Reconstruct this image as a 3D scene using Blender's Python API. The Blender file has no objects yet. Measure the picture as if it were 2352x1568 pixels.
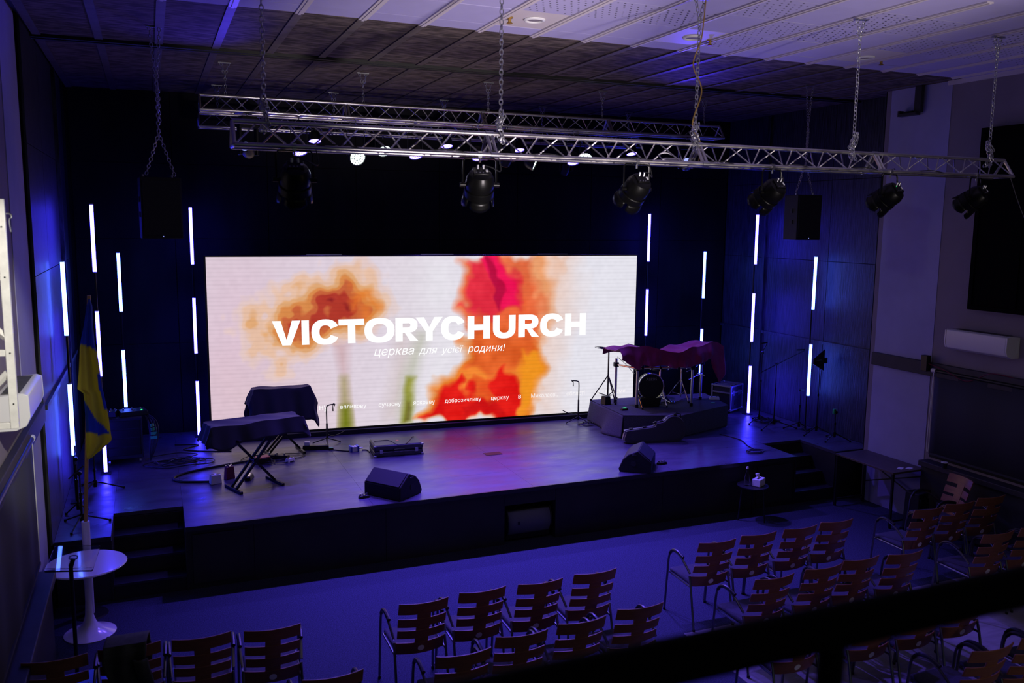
import bpy, math, random
import numpy as np
from mathutils import Vector, Matrix
random.seed(7); rng = np.random.RandomState(5)
sc = bpy.context.scene; COL = sc.collection
PI = math.pi

# ---------------------------------------------------------------- camera
YAW, PITCH, ROLL, CAMZ = .3943, .1376, .0106, 3.7976
fw = Vector((math.sin(YAW)*math.cos(PITCH), math.cos(YAW)*math.cos(PITCH), -math.sin(PITCH)))
rt = Vector((math.cos(YAW), -math.sin(YAW), 0)); up = rt.cross(fw)
r2 = rt*math.cos(ROLL)+up*math.sin(ROLL); u2 = -rt*math.sin(ROLL)+up*math.cos(ROLL)
cam = bpy.data.cameras.new('camera'); co = bpy.data.objects.new('camera', cam); COL.objects.link(co)
cam.sensor_width = 36; cam.lens = 36*1993.75/2352; cam.clip_start = .05
cam.dof.use_dof = True; cam.dof.focus_distance = 11.5; cam.dof.aperture_fstop = 2.2
co.matrix_world = Matrix((( r2.x, u2.x, -fw.x, 0), (r2.y, u2.y, -fw.y, 0), (r2.z, u2.z, -fw.z, CAMZ), (0, 0, 0, 1)))
sc.camera = co

# ---------------------------------------------------------------- world, exposure, room and fill lights
w = bpy.data.worlds.new('world'); sc.world = w; w.use_nodes = True
w.node_tree.nodes['Background'].inputs[0].default_value = (.85, 1.0, .92, 1)
w.node_tree.nodes['Background'].inputs[1].default_value = .10
sc.view_settings.view_transform = 'Standard'; sc.view_settings.look = 'None'
sc.view_settings.exposure = 0; sc.view_settings.gamma = 1; sc.view_settings.use_curve_mapping = False
sc.cycles.sample_clamp_indirect = 3.0
sc.cycles.max_bounces = 6; sc.cycles.diffuse_bounces = 2; sc.cycles.glossy_bounces = 2; sc.cycles.caustics_refractive = False
sc.cycles.use_adaptive_sampling = True; sc.cycles.adaptive_threshold = .02

def lamp(name, kind, loc, aim, energy, color, size=.2, angle=60, blend=.6, parent=None):
    d = bpy.data.lights.new(name, kind); d.energy = energy; d.color = color
    if kind == 'SPOT':
        d.spot_size = math.radians(angle); d.spot_blend = blend; d.shadow_soft_size = size
    elif kind == 'AREA':
        d.shape = 'DISK'; d.size = size
    else: d.shadow_soft_size = size
    o = bpy.data.objects.new(name, d); COL.objects.link(o); o.location = loc
    v = Vector(aim)-Vector(loc); o.rotation_euler = v.to_track_quat('-Z', 'Y').to_euler()
    if parent: o.parent = parent
    return o
# lamps outside the picture: unseen spots added to brighten the ceiling, warm lamp under the gallery, work light on the left
CEIL_FILLS = [((2.6, 1.15, 2.2), (2.7, 8.3, 5.5), 1800, 33), ((4.9, 1.15, 2.2), (4.7, 5.8, 5.5), 700, 48), ((7.0, 1.15, 2.2), (6.9, 5.4, 5.5), 150, 50)]
for k, (a, b, e, an) in enumerate(CEIL_FILLS):
    lamp('ceiling_fill_spot', 'SPOT', a, b, e, (1, .88, .92), .12, an, 1.0)
lamp('gallery_warm_lamp', 'POINT', (6.3, 1.5, 1.9), (0, 0, 0), 15, (1, .76, .5), .08)
lamp('gallery_work_light', 'SPOT', (.6, 3.4, 4.5), (-.95, 6.3, 3.05), 600, (1, .97, .90), .05, 30, .5)

# ---------------------------------------------------------------- helpers
def link(o): COL.objects.link(o); return o
def tag(o, label=None, cat=None, group=None, kind=None):
    if label: o['label'] = label
    if cat: o['category'] = cat
    if group: o['group'] = group
    if kind: o['kind'] = kind
    return o
def thing(name, label, cat, loc=(0, 0, 0), rz=0, group=None):
    o = link(bpy.data.objects.new(name, None)); o.empty_display_size = .1
    o.location = loc; o.rotation_euler = (0, 0, rz)
    return tag(o, label, cat, group)
def basis(d):
    d = Vector(d).normalized(); a = Vector((0, 0, 1)) if abs(d.z) < .9 else Vector((1, 0, 0))
    x = d.cross(a).normalized(); return x, x.cross(d).normalized()
class MB:
    def __init__(s): s.v = []; s.f = []
    def add(s, vs, fs, M=None):
        b = len(s.v)
        s.v += [tuple(M @ Vector(p)) if M else tuple(p) for p in vs]
        s.f += [tuple(i+b for i in f) for f in fs]; return s
    def box(s, x0, x1, y0, y1, z0, z1, M=None, t=0):
        # t: taper inset of the top
        vs = [(x0, y0, z0), (x1, y0, z0), (x1, y1, z0), (x0, y1, z0), (x0+t, y0+t, z1), (x1-t, y0+t, z1), (x1-t, y1-t, z1), (x0+t, y1-t, z1)]
        return s.add(vs, [(0, 3, 2, 1), (4, 5, 6, 7), (0, 1, 5, 4), (1, 2, 6, 5), (2, 3, 7, 6), (3, 0, 4, 7)], M)
    def cyl(s, a, b, r, r1=None, n=10, cap=True):
        r1 = r if r1 is None else r1; a = Vector(a); b = Vector(b); x, y = basis(b-a)
        vs = []
        for c, q in ((a, r), (b, r1)):
            vs += [c+(x*math.cos(2*PI*k/n)+y*math.sin(2*PI*k/n))*q for k in range(n)]
        fs = [(k, n+k, n+(k+1) % n, (k+1) % n) for k in range(n)]
        if cap: fs += [tuple(range(n)), tuple(range(2*n-1, n-1, -1))]
        return s.add(vs, fs)
    def tube(s, pts, r, n=6, closed=False):
        P = [Vector(p) for p in pts]; m = len(P); vs = []; x = None
        for i, p in enumerate(P):
            d = (P[(i+1) % m]-P[i-1]) if closed else (P[min(i+1, m-1)]-P[max(i-1, 0)])
            d = d.normalized() if d.length > 1e-9 else Vector((0, 0, 1))
            if x is None: x, _ = basis(d)
            else:
                x = x-d*x.dot(d)
                x = x.normalized() if x.length > 1e-6 else basis(d)[0]
            y = x.cross(d); rr = r[i] if isinstance(r, (list, tuple)) else r
            vs += [p+(x*math.cos(2*PI*k/n)+y*math.sin(2*PI*k/n))*rr for k in range(n)]
        fs = []
        for i in range(m if closed else m-1):
            j = (i+1) % m
            fs += [(i*n+k, j*n+k, j*n+(k+1) % n, i*n+(k+1) % n) for k in range(n)]
        if not closed: fs += [tuple(range(n)), tuple(range(m*n-1, (m-1)*n-1, -1))]
        return s.add(vs, fs)
    def lathe(s, prof, n=24, M=None, a0=0, a1=2*PI):
        full = abs(a1-a0-2*PI) < 1e-6; k_ = n if full else n+1; vs = []
        for r, z in prof: vs += [(r*math.cos(a0+(a1-a0)*k/n), r*math.sin(a0+(a1-a0)*k/n), z) for k in range(k_)]
        fs = []
        for i in range(len(prof)-1):
            for k in range(n):
                j = (k+1) % k_
                fs.append((i*k_+k, i*k_+j, (i+1)*k_+j, (i+1)*k_+k))
        return s.add(vs, fs, M)
    def prism(s, poly, h0, h1, M=None):
        n = len(poly); vs = [(x, y, h0) for x, y in poly]+[(x, y, h1) for x, y in poly]
        return s.add(vs, [tuple(range(n-1, -1, -1)), tuple(range(n, 2*n))]+[(k, (k+1) % n, n+(k+1) % n, n+k) for k in range(n)], M)
    def grid(s, fn, nu, nv, M=None):
        vs = [fn(i/nu, j/nv) for j in range(nv+1) for i in range(nu+1)]
        return s.add(vs, [(j*(nu+1)+i, j*(nu+1)+i+1, (j+1)*(nu+1)+i+1, (j+1)*(nu+1)+i) for j in range(nv) for i in range(nu)], M)
    def mesh(s, name, m, smooth=True):
        me = bpy.data.meshes.new(name); me.from_pydata(s.v, [], s.f); me.validate(); me.update()
        if m: me.materials.append(m)
        if smooth:
            me.shade_smooth(); me.set_sharp_from_angle(angle=math.radians(38))
        return me
    def build(s, name, m, parent=None, smooth=True, bevel=0, solid=0, sub=0):
        o = link(bpy.data.objects.new(name, s.mesh(name, m, smooth))); o.parent = parent
        if solid:
            q = o.modifiers.new('solid', 'SOLIDIFY'); q.thickness = solid; q.offset = 0
        if sub:
            q = o.modifiers.new('sub', 'SUBSURF'); q.levels = q.render_levels = sub
        if bevel:
            q = o.modifiers.new('bevel', 'BEVEL'); q.width = bevel; q.segments = 2; q.limit_method = 'ANGLE'
        return o
def inst(name, me, parent, M=None):
    o = link(bpy.data.objects.new(name, me)); o.parent = parent
    if M is not None: o.matrix_local = M
    return o
def copy_tree(o, parent=None):
    c = o.copy(); COL.objects.link(c)
    if parent: c.parent = parent
    for ch in list(o.children): copy_tree(ch, c)
    return c
def aimM(loc, d, roll=0):
    """frame at loc whose -Z looks along d"""
    q = Vector(d).to_track_quat('-Z', 'Y'); return Matrix.Translation(Vector(loc)) @ q.to_matrix().to_4x4() @ Matrix.Rotation(roll, 4, 'Z')
def T(x, y, z): return Matrix.Translation((x, y, z))
def RX(a): return Matrix.Rotation(a, 4, 'X')
def RY(a): return Matrix.Rotation(a, 4, 'Y')
def RZ(a): return Matrix.Rotation(a, 4, 'Z')
def curve(pts, n=8, closed=False):
    """Catmull-Rom through points"""
    P = [Vector(p) for p in pts]; out = []; m = len(P)
    for i in range(m if closed else m-1):
        a, b, c, d = (P[(i-1) % m], P[i], P[(i+1) % m], P[(i+2) % m]) if closed else (P[max(i-1, 0)], P[i], P[i+1], P[min(i+2, m-1)])
        for k in range(n):
            t = k/n
            out.append(.5*((2*b)+(c-a)*t+(2*a-5*b+4*c-d)*t*t+(3*b-a-3*c+d)*t**3))
    if not closed: out.append(P[-1])
    return out

# ---------------------------------------------------------------- materials
def pm(name, base, rough=.5, metal=0, spec=.5, noise=None, bump=None, emit=None, es=1, coat=0, trans=0, ior=1.45, stretch=None, alpha=1, rnoise=None, sheen=0):
    m = bpy.data.materials.new(name); m.use_nodes = True; nt = m.node_tree; b = nt.nodes['Principled BSDF']
    b.inputs['Base Color'].default_value = (*base, 1); b.inputs['Roughness'].default_value = rough
    b.inputs['Metallic'].default_value = metal; b.inputs['Specular IOR Level'].default_value = spec
    b.inputs['Coat Weight'].default_value = coat; b.inputs['Transmission Weight'].default_value = trans; b.inputs['IOR'].default_value = ior
    b.inputs['Alpha'].default_value = alpha; b.inputs['Sheen Weight'].default_value = sheen
    if emit:
        b.inputs['Emission Color'].default_value = (*emit, 1); b.inputs['Emission Strength'].default_value = es
    vec = None
    def tex(scale, det=4, ro=.6):
        nonlocal vec
        if vec is None:
            tc = nt.nodes.new('ShaderNodeTexCoord'); mp = nt.nodes.new('ShaderNodeMapping')
            mp.inputs['Scale'].default_value = stretch or (1, 1, 1)
            nt.links.new(tc.outputs['Object'], mp.inputs['Vector']); vec = mp.outputs['Vector']
        n = nt.nodes.new('ShaderNodeTexNoise'); n.inputs['Scale'].default_value = scale
        n.inputs['Detail'].default_value = det; n.inputs['Roughness'].default_value = ro
        nt.links.new(vec, n.inputs['Vector']); return n.outputs['Fac']
    if noise:
        scale, lo, hi = noise[:3]; f0, f1 = noise[3:5] if len(noise) > 3 else (.3, .7)
        r = nt.nodes.new('ShaderNodeMapRange'); r.inputs['From Min'].default_value = f0; r.inputs['From Max'].default_value = f1
        r.inputs['To Min'].default_value = lo; r.inputs['To Max'].default_value = hi
        nt.links.new(tex(scale), r.inputs['Value'])
        mx = nt.nodes.new('ShaderNodeMix'); mx.data_type = 'RGBA'; mx.blend_type = 'MULTIPLY'; mx.inputs[0].default_value = 1
        mx.inputs[6].default_value = (*base, 1); nt.links.new(r.outputs[0], mx.inputs[7])
        nt.links.new(mx.outputs[2], b.inputs['Base Color'])
    if rnoise:
        scale, lo, hi = rnoise
        r = nt.nodes.new('ShaderNodeMapRange'); r.inputs['From Min'].default_value = .3; r.inputs['From Max'].default_value = .7
        r.inputs['To Min'].default_value = lo; r.inputs['To Max'].default_value = hi
        nt.links.new(tex(scale), r.inputs['Value']); nt.links.new(r.outputs[0], b.inputs['Roughness'])
    if bump:
        bn = nt.nodes.new('ShaderNodeBump'); bn.inputs['Strength'].default_value = bump[1]; bn.inputs['Distance'].default_value = bump[2] if len(bump) > 2 else .01
        nt.links.new(tex(bump[0], 6), bn.inputs['Height']); nt.links.new(bn.outputs[0], b.inputs['Normal'])
    return m
M = {}
M['carpet'] = pm('carpet', (.040, .045, .078), .95, spec=.1, noise=(90, .45, 1.5), bump=(400, .5, .01))
M['laminate'] = pm('laminate', (.26, .25, .26), .6, noise=(3, .8, 1.15), stretch=(1, 6, 1))
M['deck'] = pm('deck', (.055, .050, .080), .34, spec=.65, noise=(1.6, .75, 1.2), rnoise=(2.2, .26, .46), bump=(5, .12, .02), stretch=(1, 2.5, 1))
M['black_panel'] = pm('black_panel', (.018, .018, .020), .6, noise=(2, .6, 1.3))
M['black_ply'] = pm('black_ply', (.026, .026, .031), .45, noise=(16, .25, 1.9, .36, .64), bump=(22, .45, .012), stretch=(1, 3, .22))
M['back_black'] = pm('back_black', (.006, .006, .007), .75, spec=.2, noise=(3, .5, 1.5), stretch=(1, 1, .3))
M['edge_trim'] = pm('edge_trim', (.05, .05, .055), .35, metal=.6)
M['wall_paint'] = pm('wall_paint', (.36, .34, .56), .8, noise=(1.3, .9, 1.08))
M['wall_grey'] = pm('wall_grey', (.24, .20, .24), .8, noise=(1.3, .9, 1.08))
M['rail_wood'] = pm('rail_wood', (.028, .024, .034), .6, noise=(4, .7, 1.2))
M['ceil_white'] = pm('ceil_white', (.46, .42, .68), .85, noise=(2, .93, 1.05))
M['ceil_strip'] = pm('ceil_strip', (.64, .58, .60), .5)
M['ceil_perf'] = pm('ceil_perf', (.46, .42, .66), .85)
M['chair_steel'] = pm('chair_steel', (.16, .16, .18), .3, metal=.9)
M['rail_black'] = pm('rail_black', (.004, .004, .004), .8, spec=.08)
M['tread'] = pm('tread', (.016, .016, .018), .38, spec=.4)
M['sub_grille'] = pm('sub_grille', (.13, .14, .14), .6, bump=(500, .4, .003))
M['spot_black'] = pm('spot_black', (.0028, .0028, .0028), .34, spec=.26)
M['panel_black'] = pm('panel_black', (.004, .004, .004), .9, spec=.05)
M['hole'] = pm('hole', (.02, .02, .02), .9)
M['ceil_dark'] = pm('ceil_dark', (.125, .096, .080), .85, spec=.2, noise=(5, .38, 1.3, .42, .58), stretch=(.8, 4.5, 1))
M['ceil_dark_strip'] = pm('ceil_dark_strip', (.092, .072, .062), .6, noise=(6, .7, 1.3))
M['track'] = pm('track', (.012, .012, .012), .5)
M['alu'] = pm('alu', (.52, .50, .50), .34, metal=1, rnoise=(8, .25, .45))
M['chrome'] = pm('chrome', (.75, .75, .78), .15, metal=1)
M['steel'] = pm('steel', (.42, .42, .45), .35, metal=1)
M['chain'] = pm('chain', (.50, .50, .54), .35, metal=.9)
M['black_plastic'] = pm('black_plastic', (.010, .010, .010), .38, spec=.35)
M['black_matte'] = pm('black_matte', (.015, .015, .016), .75)
M['black_metal'] = pm('black_metal', (.012, .012, .013), .4, spec=.4)
M['grille'] = pm('grille', (.014, .014, .016), .6, spec=.25, bump=(500, .4, .003))
M['spk_wood'] = pm('spk_wood', (.014, .014, .016), .6, spec=.25, bump=(250, .3, .003))
M['cloth_black'] = pm('cloth_black', (.022, .022, .034), .75, sheen=.12, bump=(9, .15, .01))
M['cloth_wine'] = pm('cloth_wine', (.26, .012, .075), .8, sheen=.15, noise=(6, .75, 1.2))
M['riser'] = pm('riser', (.085, .085, .095), .95, spec=.1, noise=(120, .6, 1.4), bump=(300, .4, .005))
M['white_gloss'] = pm('white_gloss', (.78, .76, .78), .18, coat=.4)
M['white_matte'] = pm('white_matte', (.75, .74, .74), .5)
M['white_steel'] = pm('white_steel', (.74, .72, .66), .4, noise=(14, .85, 1.05))
M['ac_white'] = pm('ac_white', (.72, .70, .70), .35)
M['ac_vent'] = pm('ac_vent', (.06, .06, .06), .5)
M['wood_chair'] = pm('wood_chair', (.24, .095, .05), .42, noise=(9, .82, 1.12), stretch=(1, 1, 9))
M['wood_edge'] = pm('wood_edge', (.42, .26, .14), .5)
M['seat_fab'] = pm('seat_fab', (.035, .035, .055), .9, noise=(80, .7, 1.3))
M['sticker'] = pm('sticker', (.92, .92, .88), .5)
M['jacket'] = pm('jacket', (.05, .055, .045), .9, noise=(20, .7, 1.3))
M['acrylic'] = pm('acrylic', (1, 1, 1), .02, trans=1, ior=1.49)
M['glass'] = pm('glass', (1, 1, 1), .02, trans=1, ior=1.3)
M['pole_wood'] = pm('pole_wood', (.42, .24, .07), .5, noise=(12, .8, 1.1), stretch=(1, 1, .1))
M['desk'] = pm('desk', (.075, .055, .05), .45, noise=(6, .75, 1.2), stretch=(1, .2, 1))
M['blind'] = pm('blind', (.030, .030, .050), .8)
M['case_abs'] = pm('case_abs', (.035, .035, .038), .42, bump=(120, .2, .003))
M['case_trim'] = pm('case_trim', (.40, .40, .44), .35, metal=.8)
M['flight_ply'] = pm('flight_ply', (.02, .02, .022), .45)
M['red'] = pm('red', (.14, .008, .035), .5)
M['orange'] = pm('orange', (.65, .16, .06), .5)
M['blue'] = pm('blue', (.03, .06, .45), .4)
M['green_led'] = pm('green_led', (.0, .2, .05), .5, emit=(.05, 1, .25), es=.9)
M['green_tape'] = pm('green_tape', (.05, .55, .2), .5)
M['cable'] = pm('cable', (.012, .012, .013), .5)
M['tube_violet'] = pm('tube_violet', (.8, .8, .8), .4, emit=(.034, .027, 1.0), es=44)
M['tube_cyan'] = pm('tube_cyan', (.8, .8, .8), .4, emit=(.055, .12, 1.0), es=24)
M['led_violet'] = pm('led_violet', (.8, .8, .8), .4, emit=(.14, .10, 1.0), es=14)
M['led_white'] = pm('led_white', (.8, .8, .8), .4, emit=(.80, 1.0, .90), es=2.6)
M['lens_off'] = pm('lens_off', (.02, .02, .03), .1, coat=1)
M['blue_spark'] = pm('blue_spark', (.1, .1, .3), .3, emit=(.3, .35, 1), es=1.5)
M['paper'] = pm('paper', (.75, .75, .78), .7)
M['cup_white'] = pm('cup_white', (.75, .75, .75), .3)
M['brass'] = pm('brass', (.42, .26, .07), .4, metal=.7)
M['screen_text'] = pm('screen_text', (0, 0, 0), .5, spec=0, emit=(1, 1, 1), es=1.05)
M['screen_text_dim'] = pm('screen_text_dim', (0, 0, 0), .5, spec=0, emit=(1, .96, .97), es=.97)
M['drum_black'] = pm('drum_black', (.008, .011, .010), .28)
def vcol(name, rough, emit=0):
    m = bpy.data.materials.new(name); m.use_nodes = True; nt = m.node_tree; b = nt.nodes['Principled BSDF']
    a = nt.nodes.new('ShaderNodeVertexColor'); a.layer_name = 'Col'; b.inputs['Roughness'].default_value = rough
    if emit:
        b.inputs['Base Color'].default_value = (.01, .01, .01, 1); b.inputs['Specular IOR Level'].default_value = .1
        nt.links.new(a.outputs[0], b.inputs['Emission Color']); b.inputs['Emission Strength'].default_value = emit
    else: nt.links.new(a.outputs[0], b.inputs['Base Color'])
    return m
M['screen'] = vcol('screen', .6, 1.0)
M['flag'] = vcol('flag', .8)
_n = M['flag'].node_tree; _t = _n.nodes.new('ShaderNodeBsdfTranslucent'); _m = _n.nodes.new('ShaderNodeMixShader'); _m.inputs[0].default_value = .5
_n.links.new([q for q in _n.nodes if q.type == 'VERTEX_COLOR'][0].outputs[0], _t.inputs[0])
_n.links.new(_n.nodes['Principled BSDF'].outputs[0], _m.inputs[1]); _n.links.new(_t.outputs[0], _m.inputs[2])
_n.links.new(_m.outputs[0], _n.nodes['Material Output'].inputs[0])
HS = .673   # stage height
CZ = 5.54   # ceiling height
# ================================================================ room shell
XL, XR = -1.02, 9.075            # hall walls
SXL, SXR = -1.0, 9.40          # stage side walls
def yb(x): return 13.48-.063*(x+1)   # back wall runs slightly skew
def struct(o, label=None): return tag(o, label, None, None, 'structure')

struct(MB().box(-1.2, 9.6, -3.2, 13.7, -.12, 0).build('floor', M['carpet'], smooth=False), 'dark blue-grey carpet between the stage and the chairs')
struct(MB().box(4.45, XR, -2.5, 6.44, 0, .005).build('floor_laminate', M['laminate'], smooth=False), 'pale laminate floor under the right rear chair rows')
struct(MB().box(XL, XR, -3.2, 1.06, 2.15, 2.3).build('floor_gallery', M['carpet'], smooth=False), 'gallery floor under the viewer')

# ---- ceiling: slab, then tiles and cover strips column by column
ceil = struct(MB().box(-1.2, 9.6, -3.2, 13.8, CZ+.03, CZ+.1).build('ceiling', M['track'], smooth=False), 'suspended ceiling of long tiles and cover strips, white over the hall, black over the stage')
PX = .545; X0 = 1.29-4*PX-.03
cols = [X0+PX*k for k in range(20)]
YC = 7.83
perf = {(8, 2), (9, 2), (11, 1), (11, 2), (12, 2), (12, 3), (14, 2), (15, 2), (13, 3), (15, 3), (16, 3), (7, 2), (10, 3), (16, 2), (17, 2)}
tile_cache = {}
def tile(x, y0, y1, m, name='ceiling_tile', z=0):
    x = max(x, XL); k = (round(y1-y0, 3), m.name, z)
    if k not in tile_cache: tile_cache[k] = MB().box(.006, PX-.006, 0, y1-y0-.006, z, .025+z).mesh(name, m, False)
    return inst(name, tile_cache[k], ceil, T(x, y0+.003, CZ))
# perforation pattern, one mesh shared by all perforated tiles
ph = MB()
for i in range(8):
    for j in range(9):
        if rng.rand() < .12: continue
        cx, cy = .045+i*.064+(.03 if j % 2 else 0), .035+j*.064
        if cx > PX-.03: continue
        ph.add([(cx+.0095*math.cos(a), cy+.0095*math.sin(a), -.0006) for a in [k*PI/3 for k in range(6)]], [(5, 4, 3, 2, 1, 0)])
ph_me = ph.mesh('perforation', M['hole'], False)
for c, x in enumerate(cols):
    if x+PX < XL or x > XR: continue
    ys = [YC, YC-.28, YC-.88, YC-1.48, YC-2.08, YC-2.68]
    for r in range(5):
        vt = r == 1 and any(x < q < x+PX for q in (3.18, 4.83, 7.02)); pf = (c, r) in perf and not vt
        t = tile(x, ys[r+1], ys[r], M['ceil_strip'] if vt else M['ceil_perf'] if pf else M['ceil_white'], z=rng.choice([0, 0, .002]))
        if pf and r > 0:
            h = inst('perforation', ph_me, t, T(0, 0, 0)); h['kind'] = 'stuff'
    # dark painted tiles over the stage
    off = rng.choice([0, .3, .6])
    dy = [YC, 9.78] + [9.94+off*.5+1.2*k for k in range(1, 3)]
    dy = [YC, 9.78]; tile(x, YC, 9.78, M['ceil_dark'])
    yy = 9.94
    for y1 in (9.94+.8+off, 9.94+2.0+off, 13.7): 
        tile(x, yy, y1, M['ceil_dark']); yy = y1
strip_w = MB().box(-.035, .035, YC-2.7, YC, -.012, .0).box(-.012, .012, YC-2.7, YC, -.02, -.012).mesh('cover_strip', M['ceil_strip'], False)
strip_d = MB().box(-.035, .035, YC+.001, 13.6, -.012, .0).box(-.04, -.034, YC, 13.6, -.014, .02).mesh('cover_strip', M['ceil_dark_strip'], False)
for c, x in enumerate(cols):
    if XL < x < XR:
        inst('cover_strip', strip_w, ceil, T(x, 0, CZ)); inst('cover_strip', strip_d, ceil, T(x, 0, CZ))
for k, (a, b) in enumerate(((9.78, 9.83), (9.88, 9.93))):
    MB().box(SXL, SXR, a, b, CZ-.03, CZ+.02).build('curtain_track', M['track'], ceil, False)
MB().box(-1.2, 9.6, -3.2, YC-2.68, CZ, CZ+.029).build('ceiling_board', M['ceil_white'], ceil, False)
MB().box(XR-.03, XR, YC-2.7, YC+.2, CZ-.05, CZ).build('edge_moulding', M['ceil_strip'], ceil, False)

# ---- recessed downlights / sprinklers
DL = [(3.18, 7.21, 'above the hanging chain nearest the middle'), (4.83, 7.24, 'beside the cable-wrapped chain'), (7.02, 7.30, 'towards the right wall')]
for k, (x, y, wh) in enumerate(DL):
    t = thing('recessed_vent', 'round white recessed ceiling vent '+wh, 'vent', (x, y, CZ), 0, 'round ceiling vents')
    MB().lathe([(.095, 0), (.095, -.008), (.08, -.016), (.07, -.012), (.068, .004), (.001, .004)], 28).build('rim', M['white_matte'], t)
    MB().lathe([(.066, -.004), (.001, -.010)], 24).build('disc', M['wall_grey'], t)
for x, y, wh in ((2.95, 7.22, 'left of the round vent nearest the middle'), (5.05, 7.27, 'near the cable-wrapped chain'), (7.28, 7.34, 'near the right wall')):
    t = thing('sprinkler', 'small brass sprinkler head '+wh, 'sprinkler', (x, y, CZ), 0, 'ceiling sprinklers')
    MB().lathe([(.03, 0), (.03, -.01), (.014, -.014), (.014, -.04), (.02, -.045)], 12).build('body', M['brass'], t)
    MB().lathe([(.028, -.05), (.028, -.054), (.001, -.054)], 10).build('deflector', M['brass'], t)
# a tile hanging loose beside the second vent
# ---- side walls of the hall
def side(sgn, xw, nm, wh):
    """one long side of the hall; sgn=+1 right wall (inside is -x)"""
    def B(d0, d1, y0, y1, z0, z1): # d measured from wall plane into the room
        a, b = xw-sgn*d0, xw-sgn*d1; return (min(a, b), max(a, b), y0, y1, z0, z1)
    wall = struct(MB().box(*B(-.15, 0, -3.2, 9.0, 0, CZ+.05)).build('wall_'+nm, M['wall_grey'], smooth=False), 'grey-violet painted %s side wall of the hall' % nm)
    MB().box(*B(0, .006, 7.98, 8.92, 0, CZ-.001)).build('column', M['wall_paint'], wall, False)
    tr = struct(MB().box(*B(.006, .06, -1, 8.915, 1.92, 2.09)).build('trim_1' if sgn > 0 else 'trim_2', M['rail_wood'], smooth=False, bevel=.006), 'dark wooden rail along the %s wall' % nm)
    # window with roller blind, sill box
    win = struct(MB().box(*B(-.02, .01, 2.0, 7.90, .88, 1.92)).build('window_1' if sgn > 0 else 'window_2', M['black_matte'], smooth=False), 'window behind the dark roller blind, %s wall' % nm)
    b = thing('roller_blind', 'dark roller blind pulled down over the %s wall window' % nm, 'blind', (xw-sgn*.06, 7.86, .95), 0, 'roller blinds')
    L = 4.6
    MB().grid(lambda u, v: (sgn*.008*math.sin(u*40), -u*L, v*1.03), 60, 2).build('fabric', M['blind'], b, solid=.003)
    MB().cyl((0, .0, 1.05), (0, -L, 1.05), .022, n=12).build('roller', M['black_plastic'], b)
    MB().box(-.01, .01, -L, 0, -.02, .005).build('bottom_bar', M['blind'], b)
    ch = [(0, .03, 1.05), (0, .04, .5), (0, .045, .1), (0, .03, .0), (0, .015, .1), (0, .02, .5), (0, .02, 1.05)]
    MB().tube(curve(ch, 8), .004, 5).build('pull_chain', M['white_matte'], b)
    MB().cyl((0, .05, 1.05), (0, -.01, 1.05), .026, n=12).build('end_cap', M['white_matte'], b)
    s = struct(MB().box(*B(.0, .17, 1.5, 7.92, .78, .85)).build('trim_3' if sgn > 0 else 'trim_4', M['rail_wood'], smooth=False, bevel=.008), 'dark window sill ledge along the %s wall' % nm)
    MB().box(*B(.0, .13, 1.5, 7.9, .05, .78)).build('radiator_cover', M['black_panel'], s, False)
    return wall
side(1, XR, 'right', 'right'); side(-1, XL, 'left', 'left')

def aircon(loc, rz, label):
    t = thing('air_conditioner', label, 'air conditioner', loc, rz, 'wall air conditioners')
    # local: x along wall 0..L, y out of the wall (0..-.22)
    L = .84
    prof = [(0, 0), (0, .24), (-.17, .255), (-.205, .24), (-.21, .09), (-.185, .03), (-.12, 0)]
    MB().prism(prof, .02, L-.02, Matrix(((0, 0, 1, 0), (1, 0, 0, 0), (0, 1, 0, 0), (0, 0, 0, 1)))).build('body', M['ac_white'], t, bevel=.006)
    for x in (0, L-.02):
        MB().prism([(a*1.01, b) for a, b in prof], x, x+.02, Matrix(((0, 0, 1, 0), (1, 0, 0, 0), (0, 1, 0, 0), (0, 0, 0, 1)))).build('end_cap', M['ac_white'], t, bevel=.003)
    for k in range(14):
        MB().box(.06+k*.052, .10+k*.052, -.15, -.04, .2525, .2565).build('vent_slot', M['ac_vent'], t, False)
    MB().box(.05, L-.05, -.19, -.13, .004, .012, RX(-.25)).build('louvre', M['ac_white'], t)
    MB().box(L, L+.001, -.05, -.015, .06, .21).build('rating_label', M['paper'], t, False)
    return t
aircon((XR, 7.64, 2.31), -PI/2, 'white wall air conditioner on the right wall under the black panel')
aircon((XL, 6.65, 2.34), PI/2, 'white wall air conditioner on the left wall behind the white steel frame')

# dark acoustic panel on the right wall
t = thing('wall_panel', 'tall black panel hanging high on the right wall', 'panel', (XR, 7.42, 2.82))
MB().box(-.12, 0, -1.9, 0, 0, 2.1).build('board', M['panel_black'], t, bevel=.01)
MB().box(-.135, -.12, -1.9, 0, 0, .05).box(-.135, -.12, -1.9, 0, 2.05, 2.1).box(-.135, -.12, -.05, 0, .05, 2.05).box(-.135, -.12, -.62, -.56, .05, 2.05).build('frame', M['panel_black'], t, False)
# bracket on the right column
t = thing('wall_bracket', 'dark L-shaped metal bracket high on the right column', 'bracket', (9.05, 8.43, 5.19))
MB().box(-.05, 0, -.05, .05, .02, CZ-5.19).build('upright', M['rail_wood'], t)
MB().box(-.09, -.01, -.02, .27, -.012, .02).box(-.09, -.01, .24, .27, .02, .06).build('arm', M['rail_wood'], t, False)
MB().box(-.07, -.03, .06, .20, .02, .045).build('clamp_plate', M['black_metal'], t, False)
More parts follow.
